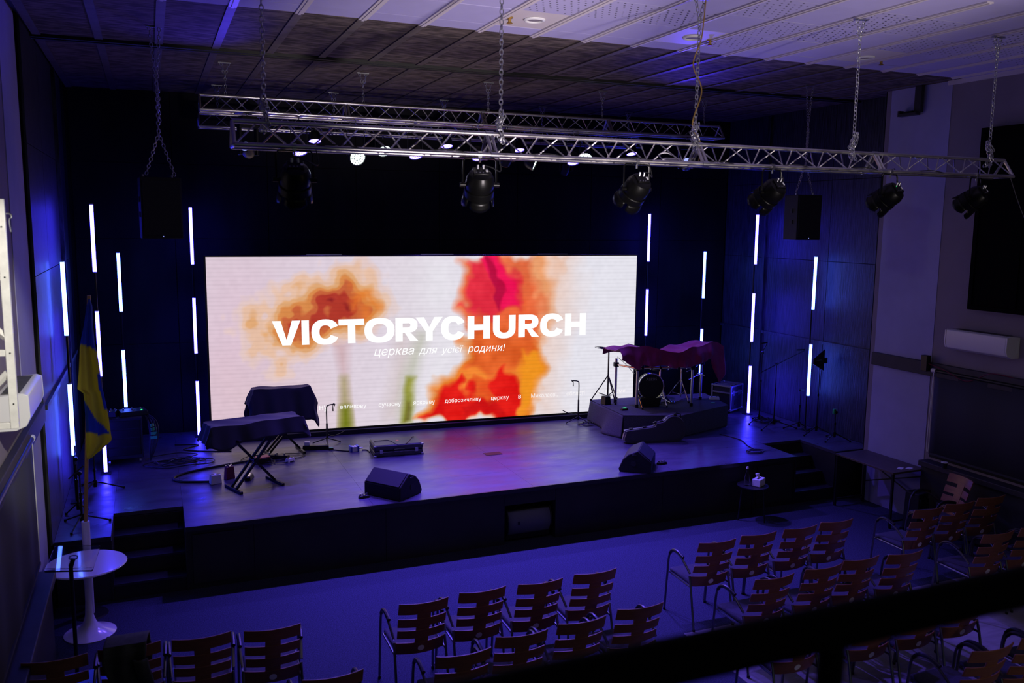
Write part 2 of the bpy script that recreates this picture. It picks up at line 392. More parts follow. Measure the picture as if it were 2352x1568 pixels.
# small box with cable on the right rail
t = thing('junction_box', 'small black box with a thin cable on the right wall rail', 'box', (9.0, 7.99, 2.0))
MB().box(-.05, .02, -.05, .05, -.02, .18).build('box', M['black_plastic'], t, bevel=.006)
MB().tube(curve([(-.02, -.05, .08), (-.01, -.3, .03), (0, -.6, -.05), (.02, -.9, .09), (.02, -1.2, .09)], 8), .006).build('cable', M['red'], t)

# ---- stage side walls and back wall, clad in black plywood sheets
wl = struct(MB().box(SXL-.1, SXL, 9.0, 13.7, 0, CZ+.05).build('wall_stage_left', M['back_black'], smooth=False), 'black left side wall of the stage')
wr = struct(MB().box(SXR, SXR+.1, 8.9, 13.7, 0, CZ+.05).build('wall_stage_right', M['back_black'], smooth=False), 'black right side wall of the stage')
struct(MB().box(9.08, 9.5, 8.925, 9.02, 0, CZ+.05).build('wall_return_right', M['back_black'], smooth=False), 'black return beside the right column')
struct(MB().box(-1.1, XL, 8.925, 9.02, 0, CZ+.05).build('wall_return_left', M['back_black'], smooth=False), 'black return beside the left column')
wb = struct(MB().add([(-1.2, yb(-1.2), 0), (9.7, yb(9.7), 0), (9.7, yb(9.7)+.1, 0), (-1.2, yb(-1.2)+.1, 0), (-1.2, yb(-1.2), CZ+.05), (9.7, yb(9.7), CZ+.05), (9.7, yb(9.7)+.1, CZ+.05), (-1.2, yb(-1.2)+.1, CZ+.05)],
     [(0, 3, 2, 1), (4, 5, 6, 7), (0, 1, 5, 4), (1, 2, 6, 5), (2, 3, 7, 6), (3, 0, 4, 7)]).build('wall_back', M['back_black'], smooth=False), 'black back wall behind the screen')
for sx, wall, s in ((SXL, wl, 1), (SXR, wr, -1)):
    zc = [HS, 2.02, 3.25, 4.45, CZ]
    yc = [9.02, 10.25, 11.70, 12.8]
    for i in range(3):
        for j in range(4):
            a, b = sorted((sx, sx+s*.018))
            MB().box(a, b, yc[i]+.004, yc[i+1]-.004, zc[j]+.004, zc[j+1]-.004).build('plywood_sheet', M['black_ply'], wall, False)
    a, b = sorted((sx+s*.018, sx+s*.05)); MB().box(a, b, 9.02, 12.8, 2.0, 2.045).build('batten', M['black_ply'], wall, False)
    a, b = sorted((sx+s*.018, sx+s*.06)); MB().box(a, b, 11.67, 11.73, HS, CZ-.04).build('batten', M['black_ply'], wall, False)
# back wall sheets
ang = math.atan(-.063)
for i in range(8):
    for j, (z0, z1) in enumerate(((HS, 2.0), (2.0, 3.5), (3.5, 4.55), (4.55, CZ))):
        x0 = -.95+i*1.29
        MB().box(.003, 1.287, -.02, -.001, z0+.003, z1-.003, T(x0, yb(x0), 0) @ RZ(ang)).build('wall_sheet', M['back_black'], wb, False)

# ---- stage
stage = thing('stage', 'wide black stage with glossy dark floor and black front', 'stage', (0, 0, 0))
YF = 9.11
xc = [SXL, -.48, .21, 2.16, 4.10, 6.05, 8.0, 8.68, SXR]; yc = [9.11, 9.83, 11.0, 12.3, 13.7]
for i in range(8):
    for j in range(4):
        if j == 0 and i in (1, 6): continue
        xa, xb = max(xc[i]+.001, SXL+.02), min(xc[i+1]-.001, SXR-.02); ya = yc[j]+.001
        y1, y2 = (yc[j+1]-.001,)*2 if j < 3 else (yb(xa)-.025, yb(xb)-.025)
        MB().prism([(xa, ya), (xb, ya), (xb, y2), (xa, y1)], HS-.04, HS).build('deck_sheet', M['deck'], stage, False)
def front(x0, x1, z0, z1, y=YF+.02, m='black_panel'):
    MB().box(x0+.002, x1-.002, y, y+.02, z0, z1).build('front_panel', M[m], stage, False)
front(SXL+.02, -.48, 0, HS-.04); front(.21, .88, .0, HS-.04); front(.88, 2.3, 0, HS-.04); front(2.3, 3.73, 0, HS-.04)
front(3.73, 4.39, .475, HS-.04); front(4.39, 5.9, 0, HS-.04); front(5.9, 7.3, 0, HS-.04); front(7.3, 8.0, 0, HS-.04); front(8.68, SXR-.02, 0, HS-.04)
front(.27, .82, .06, HS-.09, YF+.008); front(7.36, 7.94, .06, HS-.09, YF+.008)
for a, b in ((SXL+.02, -.48), (.21, 8.0), (8.68, 9.06)):
    MB().box(a, b, YF-.012, YF+.012, HS-.045, HS+.004).build('edge_trim', M['edge_trim'], stage, False)
# recess for the front subwoofer
MB().box(3.70, 3.73, YF+.04, YF+.6, 0, .475).box(4.39, 4.42, YF+.04, YF+.6, 0, .475).box(3.7, 4.42, YF+.6, YF+.63, 0, .475).box(3.7, 4.42, YF+.04, YF+.63, .475, .49).build('recess_box', M['black_panel'], stage, False)
# steps let into the deck
for x0, x1, wh in ((-.48, .21, 'left'), (8.0, 8.68, 'right')):
    st = thing('stage_steps', 'black steps let into the stage at its %s end' % wh, 'steps', ((x0+x1)/2, YF, 0), 0, 'stage steps')
    hw = (x1-x0)/2-.004
    for k in range(3):
        z = HS*(k+1)/4; y0 = .0+.235*k
        MB().box(-hw, hw, y0+.02, .70, z-HS/4+(.0 if k else .001), z-.025).build('riser_block', M['black_panel'], st, False)
        MB().box(-hw, hw, y0, y0+.26, z-.024, z).build('tread', M['tread'], st, False)
        MB().box(-hw, hw, y0-.004, y0+.012, z-.02, z+.003).build('nosing', M['edge_trim'], st, False)
    MB().box(-hw-.02, -hw, 0, .72, 0, HS-.045).box(hw, hw+.02, 0, .72, 0, HS-.045).box(-hw, hw, .705, .72, 0, HS-.045).build('side_cheek', M['black_panel'], st, False)
t = tag(MB().box(4.06, 4.29, 10.60, 10.73, HS, HS+.004).build('floor_hatch', M['black_metal'], None, False), 'small flush metal floor hatch in the middle of the stage', 'hatch')

# ---- gallery railing close to the viewer
t = thing('gallery_railing', 'dark handrail with posts close to the viewer', 'railing', (0, 1.0, 2.3))
MB().cyl((-.95, 0, .87), (8.8, 0, .865), .034, n=20).build('handrail', M['rail_black'], t)
for x in (-.03, .97, 1.97, 2.97, 3.97):
    MB().cyl((x, 0, -.12), (x, 0, .87), .021, n=14).build('post', M['rail_black'], t)
MB().box(-.95, 8.8, -.03, .0, -.15, 0).build('kick_plate', M['rail_black'], t, False)

# ---- white steel frame at the left edge
t = thing('steel_frame', 'white painted steel lattice frame fixed to the left wall', 'frame', (-.84, 6.2, 2.46))
MB().box(-.026, .022, -.022, .022, 0, 1.44).build('upright', M['white_steel'], t, bevel=.003)
for z in (0, .465, .94, 1.40):
    MB().box(-.175, -.026, -.018, .018, z, z+.04).build('crossbar', M['white_steel'], t, bevel=.003)
for a, c in (((-.17, 0, .20), (-.02, .0, .36)), ((-.17, 0, .74), (-.02, 0, .58)), ((-.17, 0, 1.20), (-.02, 0, 1.36))):
    MB().cyl(a, c, .022, n=4).build('diagonal', M['white_steel'], t, False)
for z in (.16, .485, .96, 1.27): MB().cyl((.0, -.0245, z), (.0, -.022, z), .0055, n=10).build('bolt_hole', M['hole'], t)
MB().tube(curve([(.022, 0, 1.35), (.05, -.008, 1.35), (.058, -.015, 1.33), (.045, -.015, 1.31), (.05, -.015, 1.24)], 6), .0045).build('pin', M['steel'], t)
MB().box(-.178, -.160, -.03, .03, .0, 1.44).build('wall_plate', M['white_steel'], t, bevel=.003)
# ================================================================ screen
SX0, SY0, SX1, SY1, SZ = .691, 12.561, 7.212, 12.151, .772
SA = math.atan2(SY1-SY0, SX1-SX0); SW = math.hypot(SX1-SX0, SY1-SY0); SH = 2.5
scr = thing('led_screen', 'wide lit LED screen showing orange flowers and white lettering', 'screen', (SX0, SY0, HS), SA)
OZ = SZ-HS
MB().box(-.03, SW+.03, .02, .09, OZ-.03, OZ+SH+.02).build('cabinet', M['black_plastic'], scr, bevel=.004)
MB().box(-.03, SW+.03, -.06, .10, .0, OZ-.032).build('plinth', M['black_matte'], scr, False)
for k in (1.6, 3.25, 5.1):
    MB().box(k-.25, k+.25, .03, .06, OZ+SH+.02, OZ+SH+.035).build('top_rail', M['steel'], scr, False)
NU, NV = 540, 200
def s2l(c): c = np.asarray(c, float)/255; return np.where(c <= .04045, c/12.92, ((c+.055)/1.055)**2.4)
def vnoise(u, v, fu, fv, seed):
    r = np.random.RandomState(seed).rand(64, 64); x = u*fu; y = v*fv
    xi = np.floor(x).astype(int); yi = np.floor(y).astype(int); a = x-xi; b = y-yi
    a = a*a*(3-2*a); b = b*b*(3-2*b); g = lambda i, j: r[i % 64, j % 64]
    return (g(xi, yi)*(1-a)+g(xi+1, yi)*a)*(1-b)+(g(xi, yi+1)*(1-a)+g(xi+1, yi+1)*a)*b-.5
def polymask(u, v, poly, soft):
    # soft inside mask from the distance to the polygon edges, aspect corrected
    A = SW/SH; P = np.array(poly)*[A, 1]; x = u*A; y = v
    dmin = np.full(u.shape, 9.); ins = np.zeros(u.shape, bool)
    for i in range(len(P)):
        a, b = P[i], P[(i+1) % len(P)]; e = b-a; L = max((e**2).sum(), 1e-9)
        t = np.clip(((x-a[0])*e[0]+(y-a[1])*e[1])/L, 0, 1)
        dmin = np.minimum(dmin, np.hypot(x-a[0]-t*e[0], y-a[1]-t*e[1]))
        c = ((a[1] > y) != (b[1] > y)); dy = (b[1]-a[1]) if abs(b[1]-a[1]) > 1e-9 else 1e-9
        ins ^= c & (x < (y-a[1])*e[0]/dy+a[0])
    d = np.where(ins, dmin, -dmin); return np.clip(d/soft*.5+.5, 0, 1)
def screen_picture(u, v):
    n1 = vnoise(u, v, 26, 10, 1); n2 = vnoise(u, v, 60, 24, 2); n3 = vnoise(u, v, 120, 46, 3); n4 = vnoise(u, v, 10, 4, 4)
    wu = u+.020*n1+.006*n2+.0012*n3; wv = v+.075*vnoise(u, v, 24, 8, 5)+.028*vnoise(u, v, 60, 20, 6)+.004*n3
    L = np.array((228, 208, 222.)); Rr = np.array((238, 236, 246.))
    t = np.clip((u-.1)/.6, 0, 1)[..., None]
    C = L*(1-t)+Rr*t
    def lay(poly, col, soft=.03, k=1., warp=1., jit=0):
        nonlocal C
        m = polymask(u+(wu-u)*warp, v+(wv-v)*warp, poly, soft)*k
        c = np.array(col, float)+(jit*(.9*n1+.5*n2)[..., None]*np.array((1, .8, .6)) if jit else 0)
        C = C*(1-m[..., None])+c*m[..., None]
    lay([(-.02, .45), (.06, .72), (.1, .5), (.08, .05), (-.02, .02)], (232, 196, 214), .3, .7)
    lay([(.02, .3), (.12, .3), (.20, .2), (.20, .02), (.05, .02)], (226, 196, 204), .25, .6)
    # left flower: tonal field cut into painterly steps
    pe = [(.07, .483), (.057, .622), (.085, .726), (.152, .86), (.189, .944), (.261, .975), (.323, .953), (.369, .853), (.40, .786), (.385, .687), (.342, .612), (.201, .47), (.183, .318), (.135, .302), (.112, .414)]
    og = [(.096, .651), (.151, .754), (.204, .805), (.261, .878), (.323, .898), (.36, .832), (.368, .743), (.355, .644), (.25, .55), (.201, .491), (.148, .431), (.128, .412), (.117, .467), (.087, .566)]
    dr = [(.165, .61), (.203, .698), (.268, .748), (.285, .791), (.33, .765), (.34, .668), (.317, .613), (.24, .56), (.19, .55)]
    mr = [(.202, .611), (.219, .675), (.259, .65), (.26, .716), (.276, .78), (.313, .735), (.313, .691), (.276, .638), (.238, .586)]
    pn = vnoise(u, v, 70, 9, 11)*.6+vnoise(u, v, 34, 13, 12)+vnoise(u, v, 15, 6, 13)*.7
    F = .34*polymask(wu, wv, pe, .28)+.31*polymask(wu, wv, og, .16)+.34*polymask(wu, wv, dr, .11)+.2*polymask(wu, wv, mr, .06)+(.30*pn+.16*n2+.08*n3)*polymask(u, v, pe, .30)
    for th, col, k in ((.20, (238, 208, 200), .8), (.29, (240, 196, 166), .85), (.40, (232, 172, 116), .9), (.52, (224, 140, 72), .9), (.63, (204, 98, 56), .92), (.76, (182, 56, 40), .95), (.92, (140, 30, 30), .95), (1.02, (112, 18, 26), .95)):
        m = np.clip((F-th)/.055, 0, 1)*k; C = C*(1-m[..., None])+np.array(col, float)*m[..., None]
    lay([(.31, .80), (.36, .80), (.355, .70), (.32, .70)], (240, 130, 46), .03, .7, 2)
    # stems
    lay([(.264, .50), (.293, .50), (.290, .305), (.297, .0), (.269, -.01), (.276, .306)], (214, 180, 186), .03, .9, .25)
    lay([(.276, .30), (.288, .30), (.296, .0), (.271, -.01)], (170, 160, 108), .03, .9, .2, 20)
    lay([(.274, .12), (.292, .12), (.297, -.02), (.270, -.02)], (126, 132, 30), .03, 1, .2, 20)
    lay([(.405, .60), (.43, .60), (.42, .20), (.40, .03), (.375, .03), (.395, .3)], (214, 198, 196), .06, .8, .3)
    lay([(.450, .56), (.480, .56), (.452, .285), (.436, -.01), (.405, -.01), (.414, .266)], (200, 200, 184), .04, .9, .3)
    lay([(.425, .27), (.446, .26), (.434, -.01), (.409, -.01)], (136, 140, 34), .02, .95, .5, 26)
    lay([(.425, .15), (.432, .15), (.430, .0), (.418, .0)], (98, 88, 20), .012, .8, .5)
    lay([(.455, 1.0), (.538, 1.0), (.547, .791), (.516, .679), (.48, .55), (.455, .25), (.445, .02), (.50, .0), (.55, .4), (.56, .62), (.50, .62), (.45, .72)], (240, 236, 244), .08, .85, .4)
    lay([(.40, 1.0), (.45, 1.0), (.445, .7), (.40, .62)], (232, 224, 232), .12, .7, .5)
    # right flower
    lay([(.69, 1.02), (.815, 1.02), (.83, .72), (.80, .48), (.78, .24), (.78, .0), (.73, .0), (.72, .5)], (244, 206, 188), .14, .85, 1.2)
    lay([(.689, 1.02), (.786, 1.02), (.776, .86), (.765, .72), (.765, .58), (.74, .40), (.69, .45)], (246, 158, 98), .06, .85, 2.2, 24)
    lay([(.56, 1.02), (.71, 1.02), (.72, .85), (.755, .78), (.745, .60), (.735, .50), (.565, .50), (.55, .70), (.556, .85)], (240, 112, 66), .035, .97, 1.6, 24)
    lay([(.585, .72), (.62, .80), (.73, .78), (.74, .58), (.60, .56)], (238, 96, 50), .03, .8, 2, 30)
    lay([(.578, 1.02), (.655, 1.02), (.672, .88), (.71, .72), (.70, .68), (.63, .66), (.565, .72), (.575, .85)], (236, 44, 66), .02, .95, 1.8, 20)
    lay([(.605, 1.02), (.64, 1.02), (.672, .86), (.698, .70), (.655, .68), (.63, .82)], (250, 20, 88), .014, .95, 1.4, 14)
    lay([(.618, 1.02), (.63, 1.02), (.652, .80), (.645, .68), (.625, .80)], (186, 14, 60), .01, .9, 1.2)
    lay([(.440, -.02), (.485, .164), (.53, .274), (.555, .434), (.60, .52), (.735, .50), (.755, .307), (.752, .065), (.722, -.02)], (244, 130, 40), .035, .97, 1.8, 30)
    lay([(.56, .55), (.60, .58), (.735, .56), (.735, .36), (.64, .30), (.57, .34)], (228, 92, 36), .03, .85, 2.2, 36)
    lay([(.701, .42), (.742, .344), (.751, .198), (.742, .066), (.713, .034), (.692, .181)], (250, 156, 30), .025, .9, 1.8)
    lay([(.462, -.02), (.494, .128), (.53, .193), (.562, .282), (.571, .175), (.608, .158), (.636, .273), (.673, .348), (.69, .135), (.716, -.02)], (232, 22, 16), .016, .97, 2, 20)
    lay([(.59, .18), (.635, .27), (.635, .16), (.655, .10), (.61, .08)], (238, 92, 34), .015, .85, 2)
    lay([(.565, .10), (.60, .14), (.64, .10), (.67, .02), (.58, .0)], (206, 18, 16), .02, .7, 2)
    # faint tile texture of the panel
    C = C+6*n3[..., None]+3*n2[..., None]
    lines = 1-.030*(np.sin(v*2*PI*44) > .55)
    return np.clip(C, 0, 255)*lines[..., None]*.965
uu, vv = np.meshgrid(np.linspace(0, 1, NU+1), np.linspace(0, 1, NV+1))
pic = s2l(screen_picture(uu, vv))
m_ = MB(); m_.grid(lambda u, v: (u*SW, 0, OZ+v*SH), NU, NV)
d_ = m_.build('display', M['screen'], scr, False)
ca = d_.data.color_attributes.new('Col', 'FLOAT_COLOR', 'POINT')
ca.data.foreach_set('color', np.concatenate([pic.reshape(-1, 3), np.ones(((NU+1)*(NV+1), 1))], 1).astype(np.float32).ravel())

# heavy lettering
def ring(cx, cy, rx, ry, tx, ty, a0, a1, n=28):
    q = MB(); vs = []; 
    for k in range(n+1):
        a = a0+(a1-a0)*k/n; c, s = math.cos(a), math.sin(a)
        p = 2.35; se = lambda t: math.copysign(abs(t)**(2/p), t)
        vs += [(cx+rx*se(c), cy+ry*se(s)), (cx+(rx-tx)*se(c), cy+(ry-ty)*se(s))]
    return [[vs[2*k], vs[2*k+2], vs[2*k+3], vs[2*k+1]] for k in range(n)]
def rect(x0, x1, y0, y1): return [[(x0, y0), (x1, y0), (x1, y1), (x0, y1)]]
def glyph(ch, w, h):
    s, t = .108, .088
    if ch == 'I': return rect(0, w, 0, h)
    if ch == 'V': return [[(0, h), (s*1.1, h), (w/2, .16*h+.02), (w/2-s*.55, 0)], [(w/2-s*.55, 0), (w/2, .16*h+.02), (w/2+s*.55, 0)], [(w/2+s*.55, 0), (w/2, .16*h+.02), (w-s*1.1, h), (w, h)]]
    if ch == 'T': return rect(0, w, h-t, h)+rect(w/2-s/2, w/2+s/2, 0, h-t)
    if ch == 'H': return rect(0, s, 0, h)+rect(w-s, w, 0, h)+rect(s, w-s, h/2-t/2, h/2+t/2)
    if ch == 'O': return ring(w/2, h/2, w/2, h/2+.008, s*1.05, t, 0, 2*PI, 40)
    if ch == 'C': return ring(w/2, h/2, w/2, h/2+.008, s*1.05, t, .13*PI, 1.87*PI, 34)
    if ch == 'U': return rect(0, s, h*.42, h)+rect(w-s, w, h*.42, h)+ring(w/2, h*.42, w/2, h*.42+.008, s, t, PI, 2*PI, 20)
    if ch == 'Y': return [[(0, h), (s*1.2, h), (w/2, h*.58), (w/2-s/2, h*.40)], [(w/2-s/2, h*.40), (w/2, h*.58), (w/2+s/2, h*.40)], [(w/2+s/2, h*.40), (w/2, h*.58), (w-s*1.2, h), (w, h)]]+rect(w/2-s/2, w/2+s/2, 0, h*.40)
    if ch == 'R': return rect(0, s, 0, h)+rect(s, w*.52, h-t*.95, h)+rect(s, w*.52, h*.36, h*.36+t*.9)+ring(w*.52, h*.68, w*.44, h*.32, s, t*.92, -PI/2, PI/2, 18)+[[(w*.40, h*.36), (w*.66, h*.36), (w, 0), (w-s*1.15, 0)]]
ext = [.13, .19, .192, .208, .213, .273, .272, .329, .329, .397, .399, .452, .445, .509, .505, .563, .568, .623, .63, .686, .693, .746, .748, .809, .812, .867]
for k, ch in enumerate('VICTORYCHURCH'):
    a, b = ext[2*k]*SW, ext[2*k+1]*SW; q = MB()
    for poly in glyph(ch, b-a, .352): q.add([(x+a, -.004, OZ+1.245+y) for x, y in poly], [tuple(range(len(poly)))])
    q.build('letter', M['screen_text'], scr, False)
def raw_text(body):
    cu = bpy.data.curves.new('t', 'FONT'); cu.body = body; cu.resolution_u = 3
    ob = bpy.data.objects.new('t', cu); COL.objects.link(ob); bpy.context.view_layer.update()
    me = bpy.data.meshes.new_from_object(ob); bpy.data.objects.remove(ob)
    return np.array([q.co[:] for q in me.vertices]), [tuple(f.vertices) for f in me.polygons]
def text_mesh(body, width, shear=0, bold=0, height=None):
    """flat lettering; the letter н is drawn by hand from three bars"""
    v, f = raw_text(body.replace('н', 'п')); add = MB()
    for i, ch in enumerate(body):
        if ch != 'н': continue
        pv, _ = raw_text(body[:i].replace('н', 'п')+'п'); R_ = pv[:, 0].max(); L_ = R_-.434
        ins = [all(L_-.01 < v[k][0] < R_+.01 for k in g) for g in f]
        h = max(v[k][1] for g, q in zip(f, ins) if q for k in g); f = [g for g, q in zip(f, ins) if not q]
        for x0, x1, y0, y1 in ((L_, L_+.088, 0, h), (R_-.088, R_, 0, h), (L_+.088, R_-.088, h*.43, h*.57)):
            add.add([(x0, y0, 0), (x1, y0, 0), (x1, y1, 0), (x0, y1, 0)], [(0, 1, 2, 3)])
    used = sorted({k for g in f for k in g}); mp = {k: i for i, k in enumerate(used)}
    vs = [tuple(v[k]) for k in used]; fs = [tuple(mp[k] for k in g) for g in f]
    n = len(vs); vs += add.v; fs += [tuple(k+n for k in g) for g in add.f]
    vs = [(x+shear*y, y, 0) for x, y, _ in vs]; me = bpy.data.meshes.new('text'); me.from_pydata(vs, [], fs); me.update()
    v = np.array(vs); x0, x1 = v[:, 0].min(), v[:, 0].max(); k = width/(x1-x0)
    ky = k if height is None else height/(v[:, 1].max()-v[:, 1].min())
    return me, x0, k, ky
def text(body, u0, u1, vb, mat, shear=0, bold=0, parent=scr, height=None):
    me, x0, k, ky = text_mesh(body, (u1-u0)*SW, shear, bold, height)
    for q in me.vertices: q.co = ((q.co.x-x0)*k+u0*SW, -.004, OZ+vb*SH+q.co.y*ky)
    me.materials.append(mat); o = link(bpy.data.objects.new('text', me)); o.parent = parent; return o
text('церква', .350, .442, .418, M['screen_text'], .25, .0); text('для', .452, .496, .418, M['screen_text'], .25, .0)
text('усієї', .506, .558, .418, M['screen_text'], .25, .0); text('родини!', .568, .661, .418, M['screen_text'], .25, .0)
for body, a, b, v in (('ну', .227, .246, .112), ('впливову', .273, .331, .112), ('сучасну', .359, .410, .112), ('яскраву', .439, .490, .112), ('доброзичливу', .514, .602, .112), ('церкву', .627, .671, .112), ('в', .695, .702, .112)):
    text(body, a, b, v, M['screen_text'], 0, 0)
for body, a, b in (('Миколаєві,', .728, .796), ('області', .820, .868), ('за її межами', .896, .978)):
    text(body, a, b, .112, M['screen_text_dim'], 0, 0)

# ================================================================ light tubes on poles
def tube_pole(x, y, zs, mat, label, base=True, L=.81):
    t = thing('light_pole', label, 'light', (x, y, HS), 0, 'stands with glowing light tubes')
    MB().cyl((0, .03, 0), (0, .03, zs[0]-HS-.02), .012, n=8).build('pole', M['black_metal'], t)
    for z in zs:
        o = MB().cyl((0, 0, z-L-HS+.012), (0, 0, z-HS-.012), .021, n=14).build('light_tube', M[mat], t)
        MB().cyl((0, 0, z-L-HS), (0, 0, z-L-HS+.012), .0225, n=14).cyl((0, 0, z-HS-.012), (0, 0, z-HS), .0225, n=14).build('end_cap', M['white_matte'], o)
        for zz in (z-.12, z-L+.12): MB().box(-.02, .02, .019, .034, zz-HS-.012, zz-HS+.012).build('clip', M['black_plastic'], t, False)
    MB().box(-.06, .06, -.05, .09, 0, .008).build('foot', M['black_metal'], t, bevel=.003)
    return t
A3 = (3.95, 2.69, 1.50); A2 = (3.33, 2.01)
tube_pole(-.62, 11.45, A3, 'tube_violet', 'violet light tube pole nearest the flag on the stage left')
tube_pole(-.40, 12.85, A2, 'tube_cyan', 'cyan-white light tube pole behind the equipment rack')
tube_pole(.54, 13.0, A3, 'tube_violet', 'violet light tube pole beside the left edge of the screen')
tube_pole(-.87, 10.38, A2, 'tube_cyan', 'cyan-white light tube pole against the left stage wall')
tube_pole(7.76, 12.70, A3[:2], 'tube_violet', 'violet light tube pole beside the right edge of the screen')
tube_pole(8.70, 12.42, A2, 'tube_cyan', 'cyan-white light tube pole behind the drum kit')
tube_pole(9.02, 11.48, A3, 'tube_violet', 'violet light tube pole beside the black flight case')
tube_pole(9.18, 10.28, A2, 'tube_cyan', 'cyan-white light tube pole against the right stage wall')

# ================================================================ trusses
def truss(x0, x1, y, z, label, rc=.014, w=.20, h=.155, conn=(), pitch=.30):
    """triangular truss, single chord on top; z is the top chord"""
    t = thing('lighting_truss', label, 'truss', (x0, y, z-h), 0, 'ceiling lighting trusses'); L = x1-x0
    ch = MB().cyl((0, 0, 0), (L, 0, 0), rc, n=12).mesh('chord', M['alu'])
    top, f, b = Vector((0, 0, h)), Vector((0, -w/2, 0)), Vector((0, w/2, 0))
    for q in (top, f, b): inst('chord', ch, t, Matrix.Translation(q))
    n = round(L/pitch); p = L/n
    def brace(a, c): return MB().cyl(a, c, rc*.36, n=6).mesh('brace', M['alu'])
    faces = ((f, top), (b, top), (f, b))
    for A, B in faces:
        m1 = brace(A, B+Vector((p/2-.01, 0, 0))); m2 = brace(B+Vector((p/2+.01, 0, 0)), A+Vector((p, 0, 0)))
        off = 0 if A is f and B is top else p/2
        for k in range(n):
            if off and k == n-1: continue
            inst('brace', m1, t, T(k*p+off, 0, 0)); inst('brace', m2, t, T(k*p+off, 0, 0))
    fr = MB().cyl(f, top, rc*.8, n=8).cyl(b, top, rc*.8, n=8).cyl(f, b, rc*.8, n=8).mesh('end_frame', M['alu'])
    for x in [0, L]+[c-x0+d for c in conn for d in (-.018, .018)]: inst('end_frame', fr, t, T(x, 0, 0))
    for c in conn:
        for q in (top, f, b): MB().cyl(q+Vector((c-x0-.03, 0, 0)), q+Vector((c-x0+.03, 0, 0)), rc*1.35, n=12).build('coupler', M['steel'], t)
    return t
truss(.52, 7.50, 5.95, 4.415, 'nearest lighting truss, hung on chains across the hall before the stage', .016, .22, .155, (2.28, 4.06, 5.90), .34)
truss(.58, 7.55, 10.55, 5.16, 'middle lighting truss above the stage', .016, .24, .17, (2.22, 3.95, 5.75), .36)
truss(.66, 7.30, 12.35, 5.15, 'rearmost lighting truss above the screen', .016, .24, .17, (2.4, 4.1), .36)

def chain_links(q, a, b, wire=.0042, pitch=.034, wid=.0115, jitter=0):
    a, b = Vector(a), Vector(b); L = (b-a).length; n = max(2, int(L/pitch)); d = (b-a)/n; x, y = basis(d); dn = d.normalized()
    for k in range(n):
        c = a+d*(k+.5); s = x if k % 2 else y
        if jitter: c = c+Vector((random.uniform(-1, 1), random.uniform(-1, 1), random.uniform(-1, 1)))*jitter
        hl = pitch*.5+wire; pts = []
        for j in range(10):
            an = 2*PI*j/10; pts.append(c+dn*(math.sin(an)*hl)+s*(math.cos(an)*wid*(1.15 if abs(math.cos(an)) > .5 else 1)))
        q.tube(pts, wire, 4, True)
def chain(top, bot, label, v=0, knot=False, group='hanging chains', **k):
    t = thing('chain', label, 'chain', top, 0, group); q = MB(); o = Vector(top)
    B = Vector(bot)-o
    if v:
        m = B*v; chain_links(q, (-.045, 0, 0), m, **k); chain_links(q, (.045, .01, 0), m, **k)
        chain_links(q, m, B, **k)
    else: chain_links(q, (0, 0, 0), B, **k)
    q.build('links', M['chain'], t)
    MB().box(-.07 if v else -.03, .07 if v else .03, -.015, .015, -.012, 0).build('ceiling_plate', M['steel'], t, False)
    if knot:
        kq = MB()
        for s in range(3):
            a0 = random.uniform(0, 6); pts = [B+Vector((.022*math.cos(a0+j*1.1), .03*math.sin(a0+j*1.1), .16-j*.045)) for j in range(6)]
            for i in range(5): chain_links(kq, pts[i], pts[i+1], jitter=.006, **k)
        kq.build('wrapped_end', M['chain'], t)
    return t
wh = ['leftmost', 'second from the left', 'middle, cable-wrapped', 'second from the right', 'rightmost']
for k, x in enumerate((.72, 2.37, 4.03, 5.65, 7.29)):
    c = chain((x, 5.95, CZ-.012), (x, 5.95, 4.42), 'steel chain holding the nearest truss, '+wh[k], v=.16, knot=True, group='chains of the nearest truss')
    if k == 2: MB().tube(curve([(.05, 0, 0), (.01, -.02, -.3), (-.03, .02, -.5), (.03, -.02, -.7), (-.03, 0, -.95), (.05, 0, -1.1), (.02, -.03, -1.25)], 10), .005).build('cable', M['brass'], c)
for k, x in enumerate((.86, 2.43, 4.03, 5.66, 7.28)):
    chain((x, 10.55, CZ-.012), (x, 10.55, 5.17), 'short chain holding the middle truss, %s of five' % ('first', 'second', 'third', 'fourth', 'fifth')[k], v=.45, group='chains of the middle truss')
for k, x in enumerate((.9, 2.43, 4.03, 5.6, 7.1)):
    chain((x, 12.35, CZ-.012), (x, 12.35, 5.16), 'short chain holding the rearmost truss, %s of five' % ('first', 'second', 'third', 'fourth', 'fifth')[k], v=.4, group='chains of the rearmost truss')

